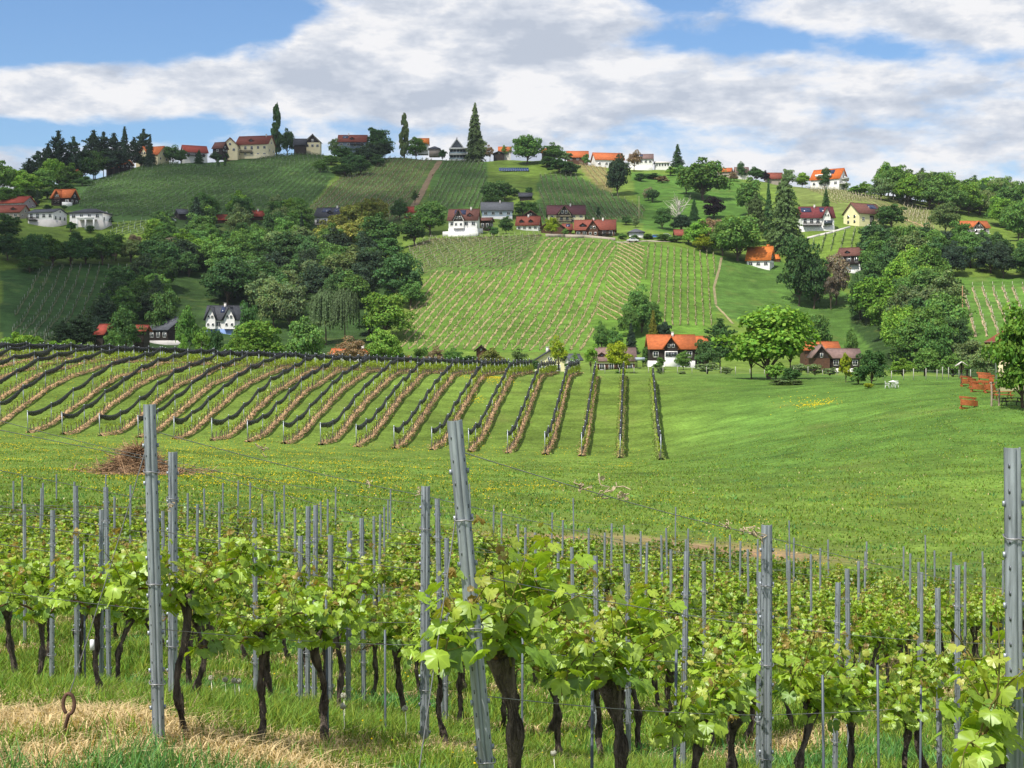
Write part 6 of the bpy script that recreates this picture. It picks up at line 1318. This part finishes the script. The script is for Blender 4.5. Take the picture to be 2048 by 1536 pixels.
def flowers():
    rs = np.random.RandomState(8); mb = MB()
    def add(n, d0, d1, u0, u1, s, h, thr, sc=.10, seed=3):
        d = np.sqrt(rs.uniform(d0*d0, d1*d1, n)); u = rs.uniform(u0, u1, n); x = u*d; k = fillnoise(x, d, sc, seed)+.6*fillnoise(x, d, sc*5, seed+1)+rs.normal(size=n)*.3-np.clip((u-u1+.12)/.12, 0, 1)*.9 > thr; d, u, x = d[k], u[k], x[k]; m_ = len(d)
        P = np.column_stack([x, d, zpd(1024+F*u, d)+h*rs.uniform(.6, 1.2, m_)]); cards(mb, P, unit(rs.normal(size=(m_, 3))*.5+(0, -.3, 1)), .72*s*rs.uniform(.6, 1.3, m_), np.array((.80, .58, .02))*rs.uniform(.7, 1.1, (m_, 1)), aspect=1, rs=rs)
    add(12000, 80, 152, -.37, .10, .05, .16, .0, .16); add(8000, 85, 150, -.37, -.08, .045, .16, .1, .3, 5); add(3000, 60, 150, -.37, .12, .045, .16, .2, .8, 15); add(5000, 48, 95, -.3, .12, .035, .16, .1, .3); add(4000, 48, 90, .1, .35, .03, .16, .35, .4, 9)
    add(9000, 140, 190, -.36, .09, .06, .10, .62, .15, 11); add(260, 7, 16, -.3, .33, .011, .14, .1, .8); add(900, 16, 46, -.33, .33, .018, .15, .2, .6)
    for (px, py, r, n) in [(1635, 809, 2.3, 230), (968, 755, 3.0, 380), (1000, 760, 2.0, 150), (948, 800, 1.6, 120), (1600, 802, 4, 70)]:
        x, d, z = hit(px, py, 100); q = rs.normal(size=(n, 2))*r*.5; q[:, 1] *= 1.6; X, Y = x+q[:, 0], d+q[:, 1]; cards(mb, np.column_stack([X, Y, zxy(X, Y)+.1]), unit(rs.normal(size=(n, 3))*.4+(0, -.4, 1)), .06*rs.uniform(.6, 1.3, n), np.array((.80, .60, .02))*rs.uniform(.7, 1.1, (n, 1)), aspect=1, rs=rs)
    put_stuff(mb, 'yellow_flowers', M_grass, 'yellow buttercups scattered over the meadow', 'flowers')
    # dandelion clocks
    cm = leafmat('dandelion_seed', (.55, .55, .5), .4)
    for i, (px, py, d) in enumerate([(468, 1337, 10.6), (477, 1330, 10.8), (422, 1307, 11.2), (687, 1376, 10.2), (686, 1380, 9.4), (450, 1324, 11), (810, 1388, 9.9), (1107, 1430, 9.6)]):
        x = (px-1024)/F*d; z0 = float(zxy(x, d)); q = MB(); q.tube([(0, 0, 0), (.01, 0, .12), (0, 0, .24)], .0025, 4); o = empty('dandelion_clock', (x, d, z0)); q.obj('stem', M_grass, o)
        q = MB(); n = 90; v = unit(rs.normal(size=(n, 3))); 
        for a in v: q.bar((0, 0, .24), np.array((0, 0, .24))+a*.022, .0018)
        cards(q, np.array((0, 0, .24))+v*.022, v, .006, np.ones((n, 3)), rs=rs, aspect=1); q.obj('seed_head', cm, o)
        tag(o, 'white dandelion clock in the grass, %s from the left' % ordn(sorted([468, 477, 422, 687, 686, 450, 810, 1107]).index(px)), 'dandelion', 'dandelion clocks')
flowers()
# ------------------------------------------------------------------ brush pile
def brush_pile():
    x, d, z = hit(268, 946, 60); rs = np.random.RandomState(2); o = empty('brush_pile', (x, d, z), 0, 'heap of brown cut vine prunings on the meadow behind the left post', 'brush pile')
    k = d/F; hw = 125*k; H = 52*k; mb = MB(); n = 36; m_ = 14; V = []
    for i in range(m_):
        t = i/(m_-1)
        for j in range(n): a = j*6.283/n; rr = hw*.80*(1-t**.8)**1.1*(1+.22*math.sin(3*a+1)+rs.normal()*.09); V.append((rr*.86*math.cos(a)*(.8)+.25, rr*math.sin(a)*.48, H*.70*t**.85))
    F_ = [(i*n+j, i*n+(j+1) % n, (i+1)*n+(j+1) % n, (i+1)*n+j) for i in range(m_-1) for j in range(n)]; bm = surf('brushwood', (.19, .125, .08), .95, .5, 2, bump=1, bscale=5, attr=True)
    mb.add(V, F_); mb.obj('heap', bm, o)
    q = MB()
    for i in range(3600):
        a = rs.uniform(0, 6.28); t = rs.rand()**.75; low = rs.rand() < .10
        rr = hw*.84*(1-t**.8)**1.1*rs.uniform(.8, 1.1) if not low else hw*rs.uniform(.6, 1.25); p = np.array((rr*math.cos(a)*(.8 if not low else 1)+.25, rr*math.sin(a)*.55, H*.9*t**.85 if not low else .06+.1*rs.rand()))
        L_ = rs.uniform(.3, 1.5); dr = rs.normal(size=3)*np.array((1, 1, .45)); dr[2] -= .12; dr /= np.linalg.norm(dr); e = p+dr*L_; e[2] = max(.02, e[2]); c = rs.uniform(.35, 2.9); m2 = (p+e)/2+rs.normal(size=3)*.05
        q.tube([p, m2, e], [.024, .019, .008], 3, 0, (c, c*.95, c*.85), cap=False)
    q.obj('twigs', bm, o)
brush_pile()
# ------------------------------------------------------------------ garden things on the right
OW = surf('stained_wood', (.36, .10, .03), .75, .35, 4, stretch=(1, 1, 3)); GW = surf('grey_wood', (.30, .24, .18), .9, .4, 5); PWm = surf('white_plastic', (.80, .80, .78), .45, .05, 3); DWm = surf('dark_wood', (.06, .045, .035), .85, .3, 4)
def picnic(loc, rot, label, mat=OW, group=None, s=1.0):
    o = empty('picnic_table', loc, 0, label, 'picnic table', group); o.rotation_euler = rot; o.scale = (s*(1.35 if rot[0] > 1 else 1), s, s)
    for nm, cy, cz, wy, n in (('tabletop', 0, .74, .76, 5), ('bench', -.72, .45, .28, 2), ('bench', .72, .45, .28, 2)):
        q = MB()
        for i in range(n): q.box(0, cy+(i-(n-1)/2)*(wy/n), cz, 1.9, wy/n-.02, .045)
        q.obj(nm, mat, o)
    for sx in (-.7, .7):
        q = MB(); q.bar((sx, -.25, .72), (sx, -.62, 0), .05, .10); q.obj('leg', mat, o)
        q = MB(); q.bar((sx, .25, .72), (sx, .62, 0), .05, .10); q.obj('leg', mat, o)
        q = MB(); q.bar((sx+.04, -.85, .40), (sx+.04, .85, .40), .05, .09); q.bar((sx+.04, -.36, .69), (sx+.04, .36, .69), .05, .07); q.obj('crossbeam', mat, o)
    return o
def on(px, py, dmin=90): return hit(px, py, dmin)
def garden():
    x, y, z = on(1932, 817)
    picnic((x, y, z+.45), (R(80), R(5), R(14)), 'orange-brown wooden table set lying tipped over alone on the lawn', s=.7)
    lab = ['tipped orange-brown table set, front left one of the stack', 'tipped orange-brown table set, second in the stack by the notice post', 'tipped orange-brown table set, third in the stack', 'tipped orange-brown table set, last in the stack near the white downpipe', 'tipped orange-brown table set on top at the back of the stack', 'tipped orange-brown table set half hidden behind the rustic frame', 'tipped orange-brown table set against the cream house wall']
    for i, (px, py, rz, tilt) in enumerate([(1934, 772, 30, 84), (1946, 778, 44, 76), (1960, 783, 12, 88), (1978, 785, 40, 80), (1972, 764, 10, 66), (2002, 780, -20, 84), (1990, 770, 25, 80)]):
        x, y, z = on(px-6, py); picnic((x, y, z+.46), (R(tilt), R(4), R(rz)), lab[i], group='tipped table sets by the house', s=.74)
    x, y, z = on(2045, 812); 
    picnic((x-1.0, y, z), (0, 0, R(4)), 'dark wooden table with benches under the big tree at the right edge', DWm)
    x, y, z = on(2052, 800); picnic((x-1.6, y+2, z), (0, 0, R(-2)), 'orange-topped bench table behind the dark one at the right edge', OW)
    # rustic frame
    x, y, z = on(1990, 812); k = y/F; o = empty('rustic_frame', (x, y, z), 0, 'weathered pole frame standing beside the table sets', 'wooden frame')
    for dx, hh, nm in ((-7*k, 48*k, 'post'), (8*k, 50*k, 'post')): q = MB(); q.tube([(dx, 0, -.2), (dx+.03, 0, hh*.5), (dx-.02, 0, hh)], [.09, .085, .07], 8, rough=.1); q.obj(nm, GW, o)
    q = MB(); q.tube([(-11*k, 0, 46*k), (12*k, 0, 47*k)], .07, 8, rough=.1); q.tube([(-7*k, .0, 14*k), (8*k, 0, 10*k)], .045, 6); q.obj('crossbar', GW, o)
    # roofed notice post
    x, y, z = on(1923, 768); k = y/F; o = empty('notice_post', (x, y, z), R(-12), 'small pale-roofed notice post on a wooden pole at the lawn edge', 'notice post')
    q = MB(); q.tube([(0, 0, -.2), (0, 0, 40*k)], .11, 8); q.obj('pole', DWm, o)
    q = MB(); q.box(0, 0, 33*k, 11*k, .12, 9*k); q.obj('board', GW, o); q = MB(); gable_roof(q, -.75, .75, -.8, .8, 36*k, 45*k, 'y', .06); q.obj('roof', paint('sheet', (.6, .55, .5)), o)
    # white table and chairs
    x, y, z = on(1786, 776); o = empty('garden_table', (x, y, z), 0, 'round white plastic garden table on the lawn', 'garden table')
    q = MB(); q.tube([(0, 0, .70), (0, 0, .73)], .52, 20); q.obj('tabletop', PWm, o)
    for a in range(4): q = MB(); q.tube([(.12*math.cos(a*1.57+.7), .12*math.sin(a*1.57+.7), .7), (.38*math.cos(a*1.57+.7), .38*math.sin(a*1.57+.7), 0)], .028, 6); q.obj('leg', PWm, o)
    for i, (dx, dy, rz, lab) in enumerate([(-.75, -.3, R(70), 'white plastic garden chair left of the round white table'), (.05, -.95, R(200), 'white plastic garden chair in front of the round white table')]):
        c = empty('garden_chair', (x+dx, y+dy, float(zxy(x+dx, y+dy))), rz, lab, 'garden chair', 'white garden chairs')
        q = MB(); q.box(0, 0, .43, .46, .44, .035); q.obj('seat', PWm, c)
        q = MB(); q.box(0, .23, .84, .44, .03, .12)
        for j in range(5): q.box(-.18+.09*j, .22, .62, .045, .025, .38)
        q.obj('backrest', PWm, c)
        for sx in (-1, 1):
            for sy in (-1, 1): q = MB(); q.bar((sx*.20, sy*.19, .42), (sx*.25, sy*.24, 0), .04); q.obj('leg', PWm, c)
            q = MB(); q.bar((sx*.25, -.2, .64), (sx*.25, .22, .66), .045, .03); q.bar((sx*.24, -.2, .43), (sx*.25, -.2, .64), .035); q.obj('armrest', PWm, c)
    # house at the right edge
    y = 150.0; k = y/F; x = (2062-1024)/F*y; zb = float(zxy(x, y)); o = empty('house', (x, y, zb), R(-19), 'cream house corner with red-brown roof and pale downpipe at the right edge', 'house')
    wall_left = (1995-2062)*k; q = MB(); hh = (HY-683)*k-zb; q.box(wall_left+5, 4, hh/2-1, 10, 8, hh+2); q.obj('wall', paint('wall', (.76, .66, .42)), o)
    q = MB(); rz_ = (HY-622)*k-zb; a_, b_ = wall_left-1.1, wall_left+12; q.add([(a_, -1, hh), (b_, -1, hh), (b_, 9.2, hh), (a_, 9.2, hh), (a_+5, 4.1, rz_), (b_-1, 4.1, rz_), (a_, -1, hh-.25), (b_, -1, hh-.25), (b_, 9.2, hh-.25), (a_, 9.2, hh-.25)], [(0, 1, 5, 4), (2, 3, 4, 5), (0, 6, 7, 1), (3, 9, 6, 0), (9, 8, 7, 6)]); q.add([(a_, -1, hh), (a_, 9.2, hh), (a_+5, 4.1, rz_)], [(1, 0, 2)]); q.obj('roof', paint('roof', RB), o)
    q = MB(); q.bar((wall_left-1.15, -1.1, hh-.05), (wall_left+12, -1.1, hh-.05), .16); q.obj('gutter', paint('sheet', (.2, .12, .09)), o)
    q = MB(); q.tube([(wall_left-.1, -.95, hh-.1), (wall_left+.05, -.2, hh-.6), (wall_left+.05, -.15, 0)], .11, 8); q.obj('downpipe', paint('sheet', (.62, .60, .58)), o)
    window(o, wall_left+3, -.001, hh*.45, 1.2, 1.3)
    # fences
    for nm, lab, xs, d, hh in (('garden_fence', 'wire fence on pale posts between the valley houses and the lawn', list(range(1210, 1740, 29)), 243, 1.3), ('pasture_fence', 'wire fence on white posts right of the white chairs', [1766, 1783, 1807, 1827, 1852, 1874, 1885, 1897, 1918, 1941], 188, 1.6)):
        x0, y0, z0 = at(xs[0], d); o = empty(nm, (x0, y0, z0), 0, lab, 'fence'); prev = None; wm_ = MB()
        for i, px in enumerate(xs):
            x1, y1, z1 = at(px, d); h2 = hh*random.uniform(.75, 1.2); q = MB(); q.box(x1-x0, 0, z1-z0+h2/2-.1, .08, .08, h2+.2); q.obj('post', paint('concrete', (.40, .39, .34)), o)
            if prev is not None:
                for f in (.35, .8): wm_.bar((prev[0], 0, prev[1]+hh*f), (x1-x0, 0, z1-z0+hh*f), .012)
            prev = (x1-x0, z1-z0)
        wm_.obj('wire', M_wire, o)
    # pale retaining walls and lane beside the middle houses
    for nm, lab, pts, w_, h_, col in (('garden_wall', 'low stone wall along the top of the central vineyard', [(1092, 474), (1130, 475), (1170, 476), (1230, 482)], .4, .9, ST), ('retaining_wall', 'white sloping terrace wall below the large brown-roofed house', [(886, 473), (930, 470), (965, 466)], .5, 1.5, WH), ('garden_wall', 'stone wall below the maroon-roofed house', [(1615, 478), (1640, 472), (1665, 466), (1700, 456)], .4, .5, PW), ('retaining_wall', 'pale slanting wall in front of the pale yellow house', [(1735, 456), (1760, 463), (1790, 474)], .4, 1.1, PW)):
        mb = MB(); P = [hit(*p) for p in pts]
        for a, b in zip(P[:-1], P[1:]): mb.bar((a[0], a[1], a[2]+h_/2), (b[0], b[1], b[2]+h_/2), w_, h_+.6)
        o = mb.obj(nm, paint('wall', col)); tag(o, lab, 'wall')
    for nm, pts, wd, col in (('dirt_path', [(1432, 610), (1428, 575), (1438, 540), (1443, 515)], .9, (.22, .19, .10)), ('dirt_path', [(1432, 612), (1450, 630), (1466, 648)], .9, (.28, .24, .12)), ('vineyard_path', [(820, 425), (842, 390), (862, 350), (880, 322)], 3.0, (.20, .14, .08)), ('lane', [(310, 437), (360, 434), (420, 432)], 3, (.16, .15, .10)), ('dirt_path', [(1800, 435), (1840, 450), (1868, 462)], 2.5, (.36, .24, .12)), ('gravel_lane', [(1235, 486), (1290, 482), (1345, 484)], 3, (.3, .27, .2))):
        P = []
        for a, b in zip(pts[:-1], pts[1:]):
            for t in np.linspace(0, 1, 12): P.append(hit(a[0]+(b[0]-a[0])*t, a[1]+(b[1]-a[1])*t)[:2])
        P = np.array(P); n = len(P); T = unit(np.gradient(P, axis=0)); N2 = np.column_stack([T[:, 1], -T[:, 0]]); V = []
        for s in (-1, 0, 1):
            q = P+N2*wd/2*s*RS.uniform(.8, 1.1, (n, 1)); V.append(np.column_stack([q, zxy(q[:, 0], q[:, 1])+.10]))
        V = np.stack(V, 1).reshape(-1, 3); ii = np.arange(n-1)[:, None]*3; jj = np.arange(2)[None, :]; mb = MB(); mb.add(V, np.stack([ii+jj, ii+jj+1, ii+3+jj+1, ii+3+jj], -1).reshape(-1, 4), 0, np.array(col)*RS.uniform(.8, 1.2, (n*3, 1)))
        o = mb.obj(nm, M_field); o['kind'] = 'structure'
    x, y, z = hit(1925, 640); o = empty('utility_pole', (x, y, z), 0, 'brown wooden pole standing in the lower right vineyard', 'pole'); q = MB(); q.tube([(0, 0, -.3), (0, 0, (640-572)*y/F)], [.16, .11], 8, c=(1, 1, 1)); q.obj('pole', paint('wood', (.36, .2, .11)), o)
    for (px, py, t_, lab) in [(1278, 455, 392, 'thin wooden pole at the right end of the green fan-shaped vineyard'), (1477, 420, 388, 'thin wooden pole on the grass strip right of the largest slope tree')]:
        x, y, z = hit(px, py-18); o = empty('utility_pole', (x, y, z), 0, lab, 'pole'); q = MB(); q.tube([(0, 0, -.3), (0, 0, (py-18-t_)*y/F)], [.14, .10], 6); q.obj('pole', paint('wood', (.4, .32, .2)), o)
garden()
# ------------------------------------------------------------------ unseen cloudbank added above the picture, its puffs placed to shade the left hillside
def shade_cloud(name, label, pts, alt, seed, r0, r1):
    rs = np.random.RandomState(seed); mb = MB()
    for (x, y, z, sc) in pts:
        t = (alt-z)/TS.z; c = np.array((x+TS.x*t, y+TS.y*t, alt)); r = rs.uniform(r0, r1)*sc; nu, nv = 14, 8; V = []
        for i in range(nv):
            ph = math.pi*(i+.5)/nv
            for j in range(nu):
                th = 6.2832*j/nu; k = r*(1+.18*rs.normal()); V.append((c[0]+k*math.sin(ph)*math.cos(th), c[1]+k*math.sin(ph)*math.sin(th), c[2]+k*.45*math.cos(ph)))
        mb.add(V, [(i*nu+j, i*nu+(j+1) % nu, (i+1)*nu+(j+1) % nu, (i+1)*nu+j) for i in range(nv-1) for j in range(nu)])
    m, nt, N, L = newmat('shade_cloud_vapour'); out = N('ShaderNodeOutputMaterial'); d = N('ShaderNodeBsdfDiffuse'); d.inputs[0].default_value = (.9, .9, .92, 1); t = N('ShaderNodeBsdfTransparent'); mx = N('ShaderNodeMixShader'); mx.inputs[0].default_value = .10; L(t.outputs[0], mx.inputs[1]); L(d.outputs[0], mx.inputs[2]); L(mx.outputs[0], out.inputs[0])
    o = mb.obj(name, m, smooth=True); tag(o, label, 'shade_cloud')
def shade_clouds():
    rs = np.random.RandomState(4); poly = [(-40, 700), (-60, 470), (240, 480), (250, 620), (200, 700), (-40, 700), (-60, 470), (250, 450), (600, 440), (760, 470), (880, 470), (1090, 462), (1280, 448), (1250, 400), (1120, 345), (950, 330), (900, 300), (500, 290), (300, 315), (0, 370)]
    pts = []
    while len(pts) < 250:
        px, py = rs.uniform(-60, 1290), rs.uniform(290, 700)
        if inpoly(np.array([px]), np.array([py]), poly)[0]:
            x, y, z = hit(px, py)
            if rs.rand() < 1.0: pts.append((x, y, z, 1.0))
    shade_cloud('shade_cloud', 'unseen cloudbank above the picture, added to shade the left hillside', pts, 620, 7, 14, 30)
    pass
shade_clouds()

hz = MB(); _zb = float(ZT[:, DG < 2620].min())-8; hz.box(0, 1260, (_zb+172)/2, 8800, 2760, 172-_zb)
def haze():
    m, nt, N, L = newmat('haze_air'); out = N('ShaderNodeOutputMaterial'); v = N('ShaderNodeVolumePrincipled'); v.inputs['Color'].default_value = (.80, .87, 1.0, 1); v.inputs['Density'].default_value = .00005; v.inputs['Anisotropy'].default_value = .3
    L(v.outputs[0], out.inputs['Volume']); o = hz.obj('haze', m); o['kind'] = 'stuff'
haze()
